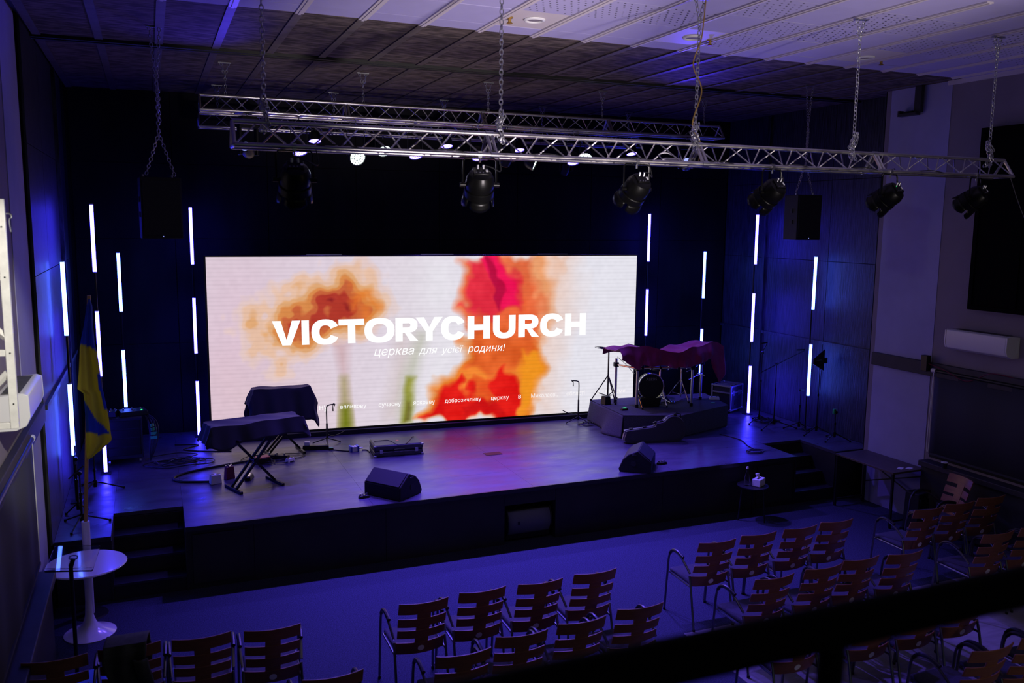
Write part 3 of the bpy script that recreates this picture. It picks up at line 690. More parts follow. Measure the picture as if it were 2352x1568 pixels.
# ================================================================ lamps
def ring_pts(r, n, z=0, a0=0): return [(r*math.cos(a0+2*PI*k/n), r*math.sin(a0+2*PI*k/n), z) for k in range(n)]
def clamp(q, z0, z1, y=0):
    q.cyl((0, y, z0), (0, y, z1), .008, n=8); q.box(-.016, .016, y-.02, y+.02, z1-.05, z1+.004); q.cyl((-.012, y, z1), (.012, y, z1), .024, n=12)
def led_par(loc, aim, mat, hang, label, energy=0, color=(1, 1, 1), R=.085, angle=70):
    """flat LED par: loc is the lens centre, aim its direction, hang the height of the truss chord"""
    t = thing('led_par', label, 'stage light', loc, 0, 'LED par lights on the rear trusses')
    Mx = aimM((0, 0, 0), aim)
    MB().lathe([(.001, .13), (R*.55, .13), (R*.8, .11), (R, .06), (R*1.04, .0), (R*.98, -.004)], 24, Mx).build('housing', M['black_plastic'], t)
    MB().lathe([(R*1.05, .01), (R*1.08, -.012), (R*.98, -.016), (R*.97, 0)], 24, Mx).build('bezel', M['black_metal'], t)
    q = MB()
    for r, n in ((0.001, 1), (R*.30, 6), (R*.60, 12), (R*.86, 17)):
        for p in ring_pts(r, n):
            rr = R*.15
            q.add([(p[0]+rr*math.cos(a), p[1]+rr*math.sin(a), -.004) for a in [k*PI/4 for k in range(8)]], [(7, 6, 5, 4, 3, 2, 1, 0)], Mx)
    q.build('led_array', M[mat], t, False)
    MB().lathe([(R*.97, .002), (.001, .002)], 24, Mx).build('lens_plate', M['lens_off'], t)
    a = Mx.to_3x3() @ Vector((1, 0, 0)); a.z = 0; a = a.normalized() if a.length > .1 else Vector((1, 0, 0))
    c = -Vector(aim).normalized()*.05; rr = R*1.18; top = hang-loc[2]-.06
    if top > .05:
        pts = [c-a*rr, c-a*rr+Vector((0, 0, top*.6)), Vector((c.x, c.y, top))-a*rr*.7, Vector((c.x, c.y, top))+a*rr*.7, c+a*rr+Vector((0, 0, top*.6)), c+a*rr]
        MB().tube(pts, .006, 6).build('yoke', M['black_metal'], t)
        k = MB(); k.cyl((c.x, c.y, top), (c.x, c.y, top+.05), .008, n=8); k.cyl((c.x-.013, c.y, top+.055), (c.x+.013, c.y, top+.055), .026, n=12)
        k.build('clamp', M['steel'], t)
    if energy:
        lamp('par_beam', 'SPOT', Vector(aim).normalized()*.03, Vector(aim), energy, color, R*.8, angle, .8, t)
    return t
VI = (.155, .085, 1.0)
# middle truss (bottom chords at z 4.99)
def Dn(dx, dy): return (dx, dy, -1)
mid = [(1.65, 4.57, Dn(.1, -.5), 'led_violet', 'left end'), (3.04, 4.58, Dn(.05, -.5), 'led_violet', 'second violet lamp from the left'),
       (3.85, 4.59, Dn(0, -.5), 'led_violet', 'violet lamp just right of the middle'), (5.18, 4.58, Dn(-.05, -.5), 'led_violet', 'violet lamp right of centre')]
for x, z, a, m, wh_ in mid:
    led_par((x, 10.415, z), a, m, 4.99, 'violet LED par lamp under the middle truss, '+wh_, 560 if x < 2 else 1020, VI, .082, 84 if x < 2 else 88)
for x, z, a, wh_, R in ((2.32, 4.53, (.15, -.93, -.38), 'tilted towards the hall, left one', .095), (4.62, 4.54, (.9, -.55, -.45), 'seen edge-on, right one', .095)):
    led_par((x, 10.415, z), a, 'led_white', 4.99, 'white LED par lamp under the middle truss, '+wh_, 12, (.75, .8, 1), R, 110)
rear = [(2.14, 4.86, 'first'), (4.03, 4.87, 'second'), (5.16, 4.86, 'third'), (7.10, 4.88, 'fourth')]
for x, z, wh_ in rear:
    led_par((x, 12.215, z), Dn(0, -.34), 'led_violet', 4.98, 'violet LED par lamp under the rearmost truss, %s from the left' % wh_, 330 if x < 3 else 440, (.14, .075, 1.0), .085, 82)
for x, z, wh_, aim in ((3.10, 4.76, 'left one', (.1, -.75, -.75)), (6.28, 4.78, 'right one', (-.3, -.75, -.75))):
    led_par((x, 12.215, z), aim, 'led_white', 4.98, 'large white LED par lamp under the rearmost truss, '+wh_, 12, (.75, .8, 1), .10, 110)
# unlit moving heads
def moving_head(loc, hang, label, yaw=0, beam=None):
    t = thing('moving_head', label, 'stage light', loc, yaw, 'moving head lamps')
    top = hang-loc[2]
    MB().box(-.10, .10, -.08, .08, top-.14, top-.05, t=.01).build('base', M['black_plastic'], t, bevel=.008)
    MB().box(-.115, -.085, -.04, .04, -.05, top-.15).box(.085, .115, -.04, .04, -.05, top-.15).box(-.115, .115, -.05, .05, top-.18, top-.14).build('yoke', M['black_plastic'], t, bevel=.008)
    Hd = RX(.5) if not beam else aimM((0, 0, 0), RZ(-yaw) @ Vector(beam))
    MB().lathe([(.001, .09), (.05, .085), (.075, .04), (.08, -.02), (.07, -.10), (.058, -.11)], 20, Hd).build('head', M['black_plastic'], t)
    MB().lathe([(.056, -.105), (.03, -.112), (.001, -.114)], 18, Hd).build('lens', M['blue_spark'] if beam else M['lens_off'], t)
    if beam:
        q = RZ(-yaw) @ Vector(beam); lamp('head_beam', 'SPOT', q.normalized()*.125, q, 110, (.06, .03, 1.0), .05, 62, 1.0, t)
    k = MB(); k.cyl((0, 0, top-.05), (0, 0, top-.01), .01, n=8).cyl((-.015, 0, top), (.015, 0, top), .026, n=12); k.build('clamp', M['steel'], t)
moving_head((1.08, 10.47, 4.56), 4.99, 'blue moving head lamp at the left end of the middle truss', .3, (-.9, -2.0, .95))
moving_head((6.96, 10.47, 4.60), 4.99, 'blue moving head lamp at the right end of the middle truss', -.3, (-1.0, -2.0, .95))
moving_head((4.25, 10.47, 4.60), 4.99, 'unlit moving head lamp near the middle of the middle truss', .2)
moving_head((5.95, 12.25, 4.62), 4.98, 'unlit moving head lamp under the rearmost truss', 0)

def theatre_spot(x, rot, tilt, label, led=False):
    """black spotlight with barn doors under the nearest truss; rot about z (0 = towards stage), tilt down"""
    z0 = 4.05; t = thing('theatre_spot', label, 'stage light', (x, 5.84, z0), rot, 'black theatre spots on the nearest truss')
    d = Vector((0, math.cos(tilt), -math.sin(tilt))); Mx = aimM((0, 0, 0), d)
    MB().lathe([(.001, .105), (.05, .103), (.080, .088), (.098, .05), (.10, .0), (.094, -.05), (.092, -.075)], 28, Mx).build('body', M['spot_black'], t)
    MB().lathe([(.102, -.03), (.106, -.035), (.106, -.085), (.098, -.088), (.095, -.05)], 28, Mx).build('lens_rim', M['spot_black'], t)
    MB().lathe([(.094, -.07), (.05, -.082), (.001, -.085)], 24, Mx).build('lens', M['lens_off'], t)
    for k in range(4):
        R_ = Mx @ RZ(k*PI/2)
        pet = lambda u, v: ((.106+.012*v)*math.cos((u-.5)*1.35), (.106+.012*v)*math.sin((u-.5)*1.35), -.085-.075*v*(1-.35*(2*u-1)**2))
        MB().grid(pet, 8, 3, R_).build('barn_door', M['spot_black'], t, solid=.003)
    # rear panel, connectors, sticker
    MB().box(-.055, .055, -.035, .05, .095, .112, Mx).build('rear_panel', M['spot_black'], t, bevel=.004)
    for cx in (-.02, .02): MB().cyl(Mx @ Vector((cx, .03, .11)), Mx @ Vector((cx, .045, .135)), .009, n=10).build('connector', M['steel'], t)
    MB().box(.034, .050, -.005, .018, .112, .1135, Mx).build('sticker', M['paper'], t, False)
    for cx in (-.035, -.01, .012): MB().cyl(Mx @ Vector((cx, -.02, .111)), Mx @ Vector((cx, -.02, .116)), .004, n=8).build('button', M['steel'], t)
    # yoke
    top = .185
    MB().tube([(-.118, 0, 0), (-.118, 0, top-.02), (-.10, 0, top), (.10, 0, top), (.118, 0, top-.02), (.118, 0, 0)], .007, 6).build('yoke', M['spot_black'], t)
    for s in (-1, 1): MB().cyl((s*.10, 0, 0), (s*.14, 0, 0), .016, n=10).build('knob', M['spot_black'], t)
    q = MB(); q.cyl((0, 0, top-.03), (0, 0, top+.03), .008, n=8).box(-.013, .013, -.018, .018, top+.0, top+.045).cyl((-.014, 0, 4.26-z0), (.014, 0, 4.26-z0), .022, n=12); q.build('clamp', M['steel'], t)
    MB().tube(curve([Mx @ Vector((.02, .05, .13)), (.07, -.06, .12), (.15, .0, .10), (.13, .03, .22), (.09, .02, .24)], 8), .004, 5).build('cable', M['cable'], t)
    if led: MB().cyl(Mx @ Vector((-.03, .02, .111)), Mx @ Vector((-.03, .02, .115)), .003, n=6).build('pilot_light', M['green_led'], t)
wh = ['leftmost', 'second from the left', 'third from the left', 'third from the right', 'second from the right', 'rightmost']
for k, (x, r, tl) in enumerate(((.89, -.10, .95), (2.17, -.2, .95), (3.44, .12, .72), (4.71, .22, .62), (5.98, .25, .6), (7.02, .3, .62))):
    theatre_spot(x, r, tl, 'black theatre spotlight under the nearest truss, '+wh[k], k == 4)
t = thing('truss_cable', 'thin cables running along the nearest truss', 'cable', (2.0, 5.84, 4.27))
q = MB()
pts = []
for a in range(8): x = a*.75-1.0; pts += [(x, 0, 0), (x+.2, -.02, .012), (x+.45, .0, -.018)]
q.tube(curve(pts, 6), .004, 5).build('cable_run', M['cable'], t); q = MB()
q.tube(curve([(5.45, 0, 0), (5.6, -.05, -.35), (5.9, -.1, -.8), (6.2, -.2, -1.1)], 8), .004, 5)
q.build('hanging_lead', M['cable'], t)
t = thing('truss_adapter', 'small white box lying in the nearest truss beside the middle chain', 'box', (3.82, 5.95, 4.262))
MB().box(-.07, .07, -.03, .03, 0, .04).build('casing', M['white_matte'], t, bevel=.008)
MB().tube(curve([(-.07, 0, .02), (-.12, 0, .06), (-.04, .02, .08), (.05, .02, .05)], 6), .004).build('lead', M['white_matte'], t)

# ================================================================ hanging loudspeakers
def hang_speaker(x, y, rz, label, chain_label, zc):
    t = thing('hanging_loudspeaker', label, 'loudspeaker', (x, y, 3.60), rz, 'loudspeakers hung on chains')
    hw, H, D = .185, .57, .34
    body = [(-hw, 0), (hw, 0), (hw*.72, D), (-hw*.72, D)]
    MB().prism(body, 0, H).build('cabinet', M['spk_wood'], t, bevel=.008)
    MB().box(-hw+.015, hw-.015, -.012, .0, .03, H-.03).build('grille', M['grille'], t, bevel=.004)
    for s in (-1, 1):
        for z in (.2, .34):
            MB().box(-.006, .006, -.04, .04, z, z+.05, T(s*hw*.87, D*.45, 0) @ RZ(s*.28)).build('handle_cup', M['black_matte'], t, False)
    MB().cyl((.0, -.0135, .022), (0, -.012, .022), .0035, n=8).build('pilot_light', M['blue_spark'], t)
    for s in (-1, 1): MB().cyl((s*.13, .12, H), (s*.13, .12, H+.025), .01, n=8).build('eye_bolt', M['steel'], t)
    ct = thing('chain', chain_label, 'chain', (x, y+.12, 4.58), rz, 'loudspeaker chains'); q = MB()
    for s in (-1, 1): chain_links(q, (s*.13, 0, 4.19-4.58), (0, 0, 0), .004, .032)
    chain_links(q, (0, 0, 0), (0.0, 0, (CZ-4.58)*.45), .005, .036); chain_links(q, (.012, 0, .1), (0.012, 0, (CZ-4.58)*.45), .004, .032)
    for s in (-.045, .045): chain_links(q, (0, 0, (CZ-4.58)*.45), (s, 0, CZ-4.58-.012), .004, .034)
    q.build('links', M['chain'], ct); MB().box(-.07, .07, -.015, .015, CZ-4.58-.012, CZ-4.58).build('ceiling_plate', M['steel'], ct, False)
hang_speaker(.12, 8.83, .22, 'black loudspeaker hung on a chain above the stage left steps', 'chain splitting in two above the left hanging loudspeaker', 4.18)
hang_speaker(7.80, 8.90, -.05, 'black loudspeaker hung on a chain above the stage right steps', 'chain splitting in two above the right hanging loudspeaker', 4.18)
# ================================================================ things on the stage
def drape(name, parent, L, D, top, hem_f, hem_b, mat, seed=1, sag=.02, flare=.05, ends=True, hemfn=None, nu=60, nv=36):
    """cloth over a box L x D (local x along, y across) whose top lies at z=top; hems at hem_f / hem_b"""
    r = np.random.RandomState(seed); ph = r.rand(8)*6.3; drop_f, drop_b = top-hem_f, top-hem_b
    tot = drop_f+D+drop_b
    def fn(u, v):
        # extend over both ends as well
        e = .10 if ends else 0; x = (u-.5)*(L+2*e*2); over = max(0, abs(x)-L/2); xx = max(-L/2, min(L/2, x))
        s = v*tot
        hf = hemfn(u) if hemfn else 0
        if s < drop_f:
            k = 1-s/drop_f; y = -D/2-flare*k-.012*math.sin(u*38+ph[0])*k-.02*math.sin(u*17+ph[1])*k; z = top-k*(drop_f+hf)
        elif s < drop_f+D:
            k = (s-drop_f)/D; y = -D/2+k*D; z = top+sag*(math.sin(u*9+ph[2])*.4+math.sin(u*21+ph[3]+k*5)*.25)-sag*math.sin(k*PI)*.5
        else:
            k = (s-drop_f-D)/drop_b; y = D/2+flare*k+.015*math.sin(u*30+ph[4])*k; z = top-k*drop_b
        if over > 0:
            dz = top-z; z = top-max(dz, over)-.2*min(dz, over); xx = math.copysign(L/2+over*.35+.01*math.sin(v*30+ph[5]), x)
        return (xx, y, z)
    return MB().grid(fn, nu, nv).build(name, M[mat], parent, solid=.004)
def xstand(t, W, H, D, z0=0, mat='black_metal'):
    """double-braced X stand: legs cross in the local x-z plane"""
    for s in (-1, 1):
        for y in ((-.06, .06) if s > 0 else (0,)):
            MB().box(-.014, .014, -.012, .012, 0, math.hypot(W, H), T(-s*W/2, y, .02) @ RY(s*math.atan2(W, H))).build('leg', M[mat], t, False)
        MB().box(-.018, .018, -D/2, D/2, 0, .03, T(s*W/2, 0, 0)).build('foot_bar', M['black_plastic'], t, bevel=.005)
        MB().box(-.018, .018, -D/2, D/2, H, H+.03, T(s*W/2, 0, 0)).build('support_bar', M['black_plastic'], t, bevel=.005)
    MB().cyl((0, -.06, H/2+.02), (0, .06, H/2+.02), .03, n=12).build('pivot', M['black_plastic'], t)
# --- front keyboard, its stand and its cover
KX, KY, KR = 1.04, 10.33, .20
t = thing('keyboard_stand', 'black X-shaped keyboard stand at the front left of the stage', 'stand', (KX-.02, KY-.02, HS), KR+.15)
xstand(t, .52, .60, .42)
kb = thing('keyboard', 'stage keyboard hidden under a black cloth at the front left', 'keyboard', (KX, KY, HS+.665), KR)
MB().box(-.50, .50, -.15, .15, .0, .10).build('body', M['black_plastic'], kb, bevel=.01)
MB().box(-.48, .48, -.14, .02, .10, .112).build('key_bed', M['white_matte'], kb, False)
c = thing('dust_cover', 'black cloth draped over the front keyboard', 'cloth', (KX, KY, HS+.60), KR, 'black keyboard covers')
drape('cloth', c, 1.06, .34, .20, .0, .02, 'cloth_black', 3, .022, .04, hemfn=lambda u: .025*math.sin(u*7)+.06*math.exp(-((u-.22)/.08)**2))
# --- rear keyboard
t = thing('keyboard_stand', 'black X-shaped keyboard stand behind the front keyboard', 'stand', (1.56, 11.72, HS), .12)
xstand(t, .44, .50, .40)
kb = thing('keyboard', 'tilted keyboard hidden under a black cloth in front of the screen', 'keyboard', (1.54, 11.72, HS+.565), .05)
MB().box(-.36, .36, -.15, .15, .0, .09).build('body', M['black_plastic'], kb, bevel=.01)
MB().box(-.34, .34, .02, .12, .09, .30).build('raised_panel', M['black_plastic'], kb, bevel=.01)
c = thing('dust_cover', 'black cloth hanging in folds over the rear keyboard', 'cloth', (1.54, 11.74, HS+.5), .05, 'black keyboard covers')
drape('cloth', c, .76, .22, .395, .02, -.05, 'cloth_black', 8, .02, .13, hemfn=lambda u: .12*max(0, u-.8)*5-.05*math.sin(u*6))
# small things on the floor around the keyboards
def gizmo(name, label, cat, loc, rz, size, mat, extra=None, group=None):
    t = thing(name, label, cat, loc, rz, group); a, b, h = size
    MB().box(-a/2, a/2, -b/2, b/2, 0, h, t=min(.01, h*.2)).build('casing', M[mat], t, bevel=min(.006, h*.2))
    if extra: extra(t, a, b, h)
    return t
def sockets(t, a, b, h):
    for k in (-.25, .25): MB().cyl((a*k, 0, h), (a*k, 0, h+.004), min(a, b)*.22, n=12).build('socket', M['black_plastic'], t)
def knobs(t, a, b, h):
    for k in (-.3, 0, .3): MB().cyl((a*k, b*.2, h), (a*k, b*.2, h+.018), .011, n=10).build('knob', M['steel'], t)
    MB().cyl((0, -b*.25, h), (0, -b*.25, h+.012), .014, n=10).build('footswitch', M['chrome'], t)
gizmo('power_block', 'white power socket block left of the front keyboard stand', 'power block', (.60, 10.58, HS), .2, (.13, .10, .11), 'white_matte', sockets)
gizmo('effects_pedal', 'dark red box leaning beside the front keyboard stand', 'pedal', (.77, 10.72, HS), .5, (.12, .07, .15), 'red', knobs)
gizmo('sustain_pedal', 'black and silver sustain pedal in front of the keyboard stand', 'pedal', (.99, 10.62, HS), 1.2, (.17, .08, .05), 'black_plastic', lambda t, a, b, h: MB().box(-.08, .02, -.025, .025, h, h+.02, RY(-.15)).build('treadle', M['chrome'], t, bevel=.004))
gizmo('orange_pedal', 'orange-topped pedal behind the keyboard stand legs', 'pedal', (1.22, 11.30, HS), .3, (.20, .15, .07), 'black_plastic', lambda t, a, b, h: MB().box(-.09, .09, -.06, .06, h, h+.012).build('top_plate', M['orange'], t, bevel=.003))
gizmo('adapter', 'white power adapter lying between the two keyboard stands', 'adapter', (1.56, 11.22, HS), .7, (.13, .07, .05), 'white_matte', sockets)
gizmo('effects_board', 'long black pedal board under the rear keyboard', 'pedal', (1.42, 11.45, HS), -.5, (.34, .10, .05), 'black_plastic', knobs)
gizmo('power_strip', 'black power strip with white plugs right of the rear keyboard stand', 'power strip', (1.98, 11.72, HS), -.25, (.36, .08, .06), 'black_plastic', lambda t, a, b, h: MB().box(-.15, -.08, -.03, .03, h, h+.05).build('plug', M['white_matte'], t, bevel=.006))
def di_extra(t, a, b, h):
    for s in (-1, 1): MB().box(s*(a/2-.012)-.013, s*(a/2-.012)+.013, -b/2-.004, b/2+.004, -.0, h+.006).build('end_cheek', M['blue'], t, bevel=.003)
    MB().cyl((a/2+.013, 0, h*.5), (a/2+.06, 0, h*.5), .010, n=10).build('jack_plug', M['steel'], t)
    MB().box(-.004, .004, -b*.3, b*.3, h, h+.001).build('mark', M['black_plastic'], t, False)
gizmo('di_box', 'small white box with blue ends on the floor left of the flat case', 'box', (2.45, 11.45, HS), .05, (.12, .10, .07), 'white_matte', di_extra)
gizmo('tuner_pedal', 'small pedal with a green light on the floor near the guitar stand', 'pedal', (2.17, 11.62, HS), .1, (.07, .05, .03), 'black_plastic', lambda t, a, b, h: MB().box(-.025, .025, -.02, .02, h, h+.002).build('display', M['green_tape'], t, False))
# guitar stands
def guitar_stand(x, y, z, rz, H, label):
    t = thing('guitar_stand', label, 'stand', (x, y, z), rz, 'black hook guitar stands')
    MB().tube(curve([(0, 0, .05), (0, 0, H*.5), (-.0, 0, H-.04), (.02, 0, H), (.07, 0, H+.01), (.12, 0, H+.012)], 6), .009, 8).build('post', M['black_metal'], t)
    MB().cyl((0, 0, .05), (0, 0, H*.55), .013, n=10).build('outer_tube', M['black_metal'], t)
    MB().tube([(.10, -.03, H-.01), (.11, -.03, H+.015), (.11, .03, H+.015), (.10, .03, H-.01)], .007, 6).build('yoke_hook', M['black_plastic'], t)
    MB().tube([(.085, -.02, H), (.085, -.02, H-.08)], [.004, .009], 6).build('strap', M['black_plastic'], t)
    for a in (.3, 2.4, 4.5):
        MB().cyl((0, 0, .10), (.22*math.cos(a), .22*math.sin(a), .012), .008, n=8).build('leg', M['black_metal'], t)
    MB().tube(curve([(0, 0, .16), (.06, -.03, .13), (.16, -.05, .15), (.24, -.06, .19)], 6), .007, 6).build('body_rest', M['black_plastic'], t)
    return t
guitar_stand(2.17, 11.90, HS, .1, .56, 'black guitar stand beside the keyboards')
guitar_stand(6.10, 11.92, HS, 2.9, .66, 'black guitar stand left of the drum riser')
# flat equipment case
t = thing('equipment_case', 'flat black carrying case lying in the middle of the stage', 'case', (2.97, 11.20, HS), -.06)
MB().box(-.33, .33, -.20, .20, 0, .07).build('lower_shell', M['case_abs'], t, bevel=.015)
MB().box(-.33, .33, -.20, .20, .078, .155).build('lid', M['case_abs'], t, bevel=.018)
MB().box(-.325, .325, -.195, .195, .07, .078).build('seam', M['black_metal'], t, False)
MB().box(-.315, .315, -.185, .185, .155, .158).build('lid_panel', M['case_abs'], t, bevel=.0015)
for x in (-.24, .24): MB().box(x-.02, x+.02, -.210, -.20, .05, .10).build('latch', M['steel'], t, bevel=.002)
MB().tube([(-.07, -.20, .10), (-.07, -.235, .10), (.07, -.235, .10), (.07, -.20, .10)], .009, 8).build('handle', M['black_plastic'], t)
for x in (-.32, .32):
    for z in (.012, .143): MB().box(x-.018, x+.018, -.206, -.17, z-.012, z+.012).build('corner', M['steel'], t, bevel=.003)
MB().cyl((.02, .02, .158), (.02, .02, .160), .022, n=16).build('badge', M['orange'], t)
MB().tube(curve([(-.3, .02, .165), (-.1, .05, .162), (-.02, -.19, .16), (.1, -.19, .162), (.25, .12, .163), (.27, .10, .17)], 6), .004, 5).build('strap', M['cable'], t)
# floor monitors
def wedge(x, y, rz, label):
    t = thing('floor_monitor', label, 'loudspeaker', (x, y, HS), rz, 'wedge floor monitors')
    # profile in local y-z, extruded along x (width .50). Front grille slopes up to performer (+y)
    W = .26
    prof = [(-.22, .0), (.17, .0), (.23, .06), (.10, .235), (.02, .30), (-.22, .17)]
    prof = [(.20, 0), (-.19, 0), (-.21, .035), (-.16, .16), (-.09, .23), (.03, .285), (.20, .15)]
    MB().prism(prof, -W, W, Matrix(((0, 0, 1, 0), (1, 0, 0, 0), (0, 1, 0, 0), (0, 0, 0, 1)))).build('cabinet', M['spk_wood'], t, bevel=.01)
    Mx = T(0, .115, .2175) @ RX(-math.atan2(.135, .17))
    MB().box(-W+.02, W-.02, -.10, .10, .001, .010, Mx).build('grille', M['grille'], t, bevel=.004)
    for s in (-1, 1):
        MB().cyl((s*W, -.02, .12), (s*(W+.004), -.02, .12), .035, n=16).build('handle_cup', M['black_matte'], t)
        MB().box(-.006, .006, -.03, .03, .22, .235, T(s*W, -.01, 0)).build('corner_cap', M['black_plastic'], t, bevel=.003)
    return t
wedge(2.47, 9.46, 2.21, 'black wedge floor monitor at the left front of the stage')
wedge(5.68, 9.40, -2.23, 'black wedge floor monitor at the right front of the stage')
gizmo('foot_switch', 'small black foot switch beside the left wedge monitor', 'pedal', (2.12, 9.42, HS), .1, (.12, .06, .03), 'black_plastic', knobs)
gizmo('foot_switch', 'small black foot switch beside the right wedge monitor', 'pedal', (6.06, 9.42, HS), .1, (.14, .06, .03), 'black_plastic', knobs)

# --- equipment rack on the left
t = thing('equipment_rack', 'black equipment rack on castors at the left back of the stage', 'rack', (-.42, 12.05, HS), .05)
MB().box(-.22, .22, -.24, .24, .07, .60).build('cabinet', M['black_matte'], t, bevel=.008)
for s in (-1, 1):
    for q in (-1, 1): MB().cyl((s*.18-.012, q*.19, .035), (s*.18+.012, q*.19, .035), .034, n=12).build('castor', M['steel'], t)
for k in range(4): MB().box(-.19, .19, -.25, -.24, .12+k*.115, .22+k*.115).build('rack_unit', M['black_plastic'], t, bevel=.003)
g = gizmo('mixing_console', 'small mixer with coloured lights on top of the equipment rack', 'mixer', (-.30, 12.02, HS+.60), .2, (.34, .24, .06), 'black_plastic', knobs)
MB().cyl((.1, -.05, .06), (.1, -.05, .066), .012, n=8).build('status_light', M['green_led'], g)
gizmo('wireless_receiver', 'small receiver with chrome knobs at the left of the rack top', 'receiver', (-.56, 12.0, HS+.60), -.1, (.16, .18, .07), 'black_plastic', knobs)
t = thing('cable_bundle', 'tangle of cables with green tags hanging beside the equipment rack', 'cable', (-.14, 11.86, HS))
q = MB()
for k in range(7):
    a = random.uniform(-.05, .08); q.tube(curve([(a*.5, .1, .60), (.06+a, .03, .52), (.08+a, 0, .35), (.05+a*.6, -.02, .15), (.03, 0, .012)], 6), .006, 5)
q.build('cables', M['cable'], t)
for k in range(4): MB().box(.04, .12, -.035, -.02, .30+k*.05, .335+k*.05, RZ(.3*k)).build('green_tag', M['green_tape'], t, False)

def tangle(name, label, loc, n, R, seed, zmax=.02, rad=.006):
    t = thing(name, label, 'cable', loc); r = np.random.RandomState(seed); q = MB()
    for k in range(n):
        a = r.rand()*6.3; pts = []; rr = R*(.35+.65*r.rand()); cx, cy = (r.rand(2)-.5)*R*.9
        for j in range(10):
            an = a+j*.75; pts.append((cx+rr*math.cos(an)*(1+.25*r.randn()*.5), cy+rr*.6*math.sin(an), rad+zmax*r.rand()))
        q.tube(curve(pts, 5), rad, 5)
    q.build('cables', M['cable'], t); return t
tangle('cable_coil', 'tangle of black cables on the floor left of the keyboards', (.25, 11.75, HS), 7, .38, 2, .035, .007)
tangle('cable_coil', 'loose cables on the floor under the keyboards', (1.35, 11.3, HS), 5, .36, 5, .02, .005)
tangle('cable_coil', 'small coil of cable beside the drum riser guitar stand', (6.2, 11.75, HS), 3, .20, 7, .02, .006)
tangle('cable_coil', 'cables lying along the foot of the right stage wall', (9.0, 11.0, HS), 5, .22, 9, .02, .007)
tangle('cable_coil', 'loop of cable on the floor by the right stage steps', (7.62, 9.46, HS), 2, .14, 12, .008, .006)
def floor_cable(label, pts, r=.007):
    t = thing('floor_cable', label, 'cable', (pts[0][0], pts[0][1], HS))
    MB().tube(curve([(x-pts[0][0], y-pts[0][1], r) for x, y in pts], 8), r, 6).build('cable', M['cable'], t)
floor_cable('thick black cable curving around the front keyboard stand', [(.55, 10.62), (.22, 10.75), (.15, 10.95), (.35, 11.15), (.75, 11.3), (1.15, 11.42), (1.5, 11.5)], .014)
floor_cable('cable from the keyboards to the small white and blue box', [(2.1, 11.68), (2.3, 11.5), (2.38, 11.45)])
floor_cable('cable from the white and blue box to the flat case', [(2.56, 11.45), (2.62, 11.42), (2.63, 11.3)])
floor_cable('thin cable running to the loop by the right stage steps', [(7.75, 10.5), (7.83, 10.12), (7.72, 9.8), (7.68, 9.6)], .006)
floor_cable('cables at the left end of the screen foot', [(.2, 12.6), (.5, 12.5), (.3, 12.3), (.6, 12.1), (.9, 12.0)], .008)

# --- drum riser
RZT = 1.0
poly = [(6.36, 12.0), (6.30, 10.85), (7.10, 10.55), (8.20, 10.93), (8.40, 11.85)]
t = thing('drum_riser', 'grey carpeted drum riser with angled front', 'riser', (7.3, 11.4, HS))
P2 = [(x-7.3, y-11.4) for x, y in poly]
MB().prism(P2, 0, RZT-HS).build('platform', M['riser'], t, bevel=.01)
def flap(u, v):
    a, b = Vector((*P2[0], 0)), Vector((*P2[1], 0)); p = a.lerp(b, u); k = 1-v
    bul = .14*math.exp(-((u-.72)/.16)**2)*k**1.5+.05*k
    return (p.x-bul-.012, p.y-.10*math.exp(-((u-.9)/.12)**2)*k, .006+v*(RZT-HS-.01))
MB().grid(flap, 30, 10).build('carpet_flap', M['riser'], t, solid=.006)
MB().prism([(x*1.004, y*1.004) for x, y in P2], RZT-HS-.004, RZT-HS+.004).build('carpet_top', M['riser'], t)
DZ = RZT+.005
# --- electronic drum kit
dk = thing('drum_kit', 'electronic drum kit on chrome rack standing on the riser', 'drum kit', (7.2, 11.3, DZ))
def post(x, y, h, r=.019, m='alu'): 
    MB().cyl((x-7.2, y-11.3, .02), (x-7.2, y-11.3, h), r, n=12).build('rack_post', M[m], dk)
    MB().cyl((x-7.2, y-11.3, 0), (x-7.2, y-11.3, .05), r*1.4, n=12).build('rubber_foot', M['black_plastic'], dk)
    MB().box(x-7.2-.035, x-7.2+.035, -.035+y-11.3, .035+y-11.3, .57, .64).build('rack_clamp', M['black_plastic'], dk, bevel=.008)
post(6.75, 11.25, .92); post(6.62, 11.68, .70); post(7.60, 11.05, .70); post(8.02, 11.42, .86)
for a, b in (((6.75, 11.25), (7.60, 11.05)), ((6.62, 11.68), (6.75, 11.25)), ((7.60, 11.05), (8.02, 11.42))):
    MB().cyl((a[0]-7.2, a[1]-11.3, .605), (b[0]-7.2, b[1]-11.3, .605), .018, n=12).build('rack_tube', M['chrome'], dk)
for k in range(6):
    x = 6.82+k*.14; y = 11.25-(x-6.75)*.235; MB().cyl((x-7.2, y-11.3, .605), (x-7.2, y-11.3, .705), .008, n=8).cyl((x-7.2-.02, y-11.3, .605), (x-7.2+.02, y-11.3, .605), .023, n=10).build('pad_arm', M['chrome'] if k % 2 else M['black_plastic'], dk)
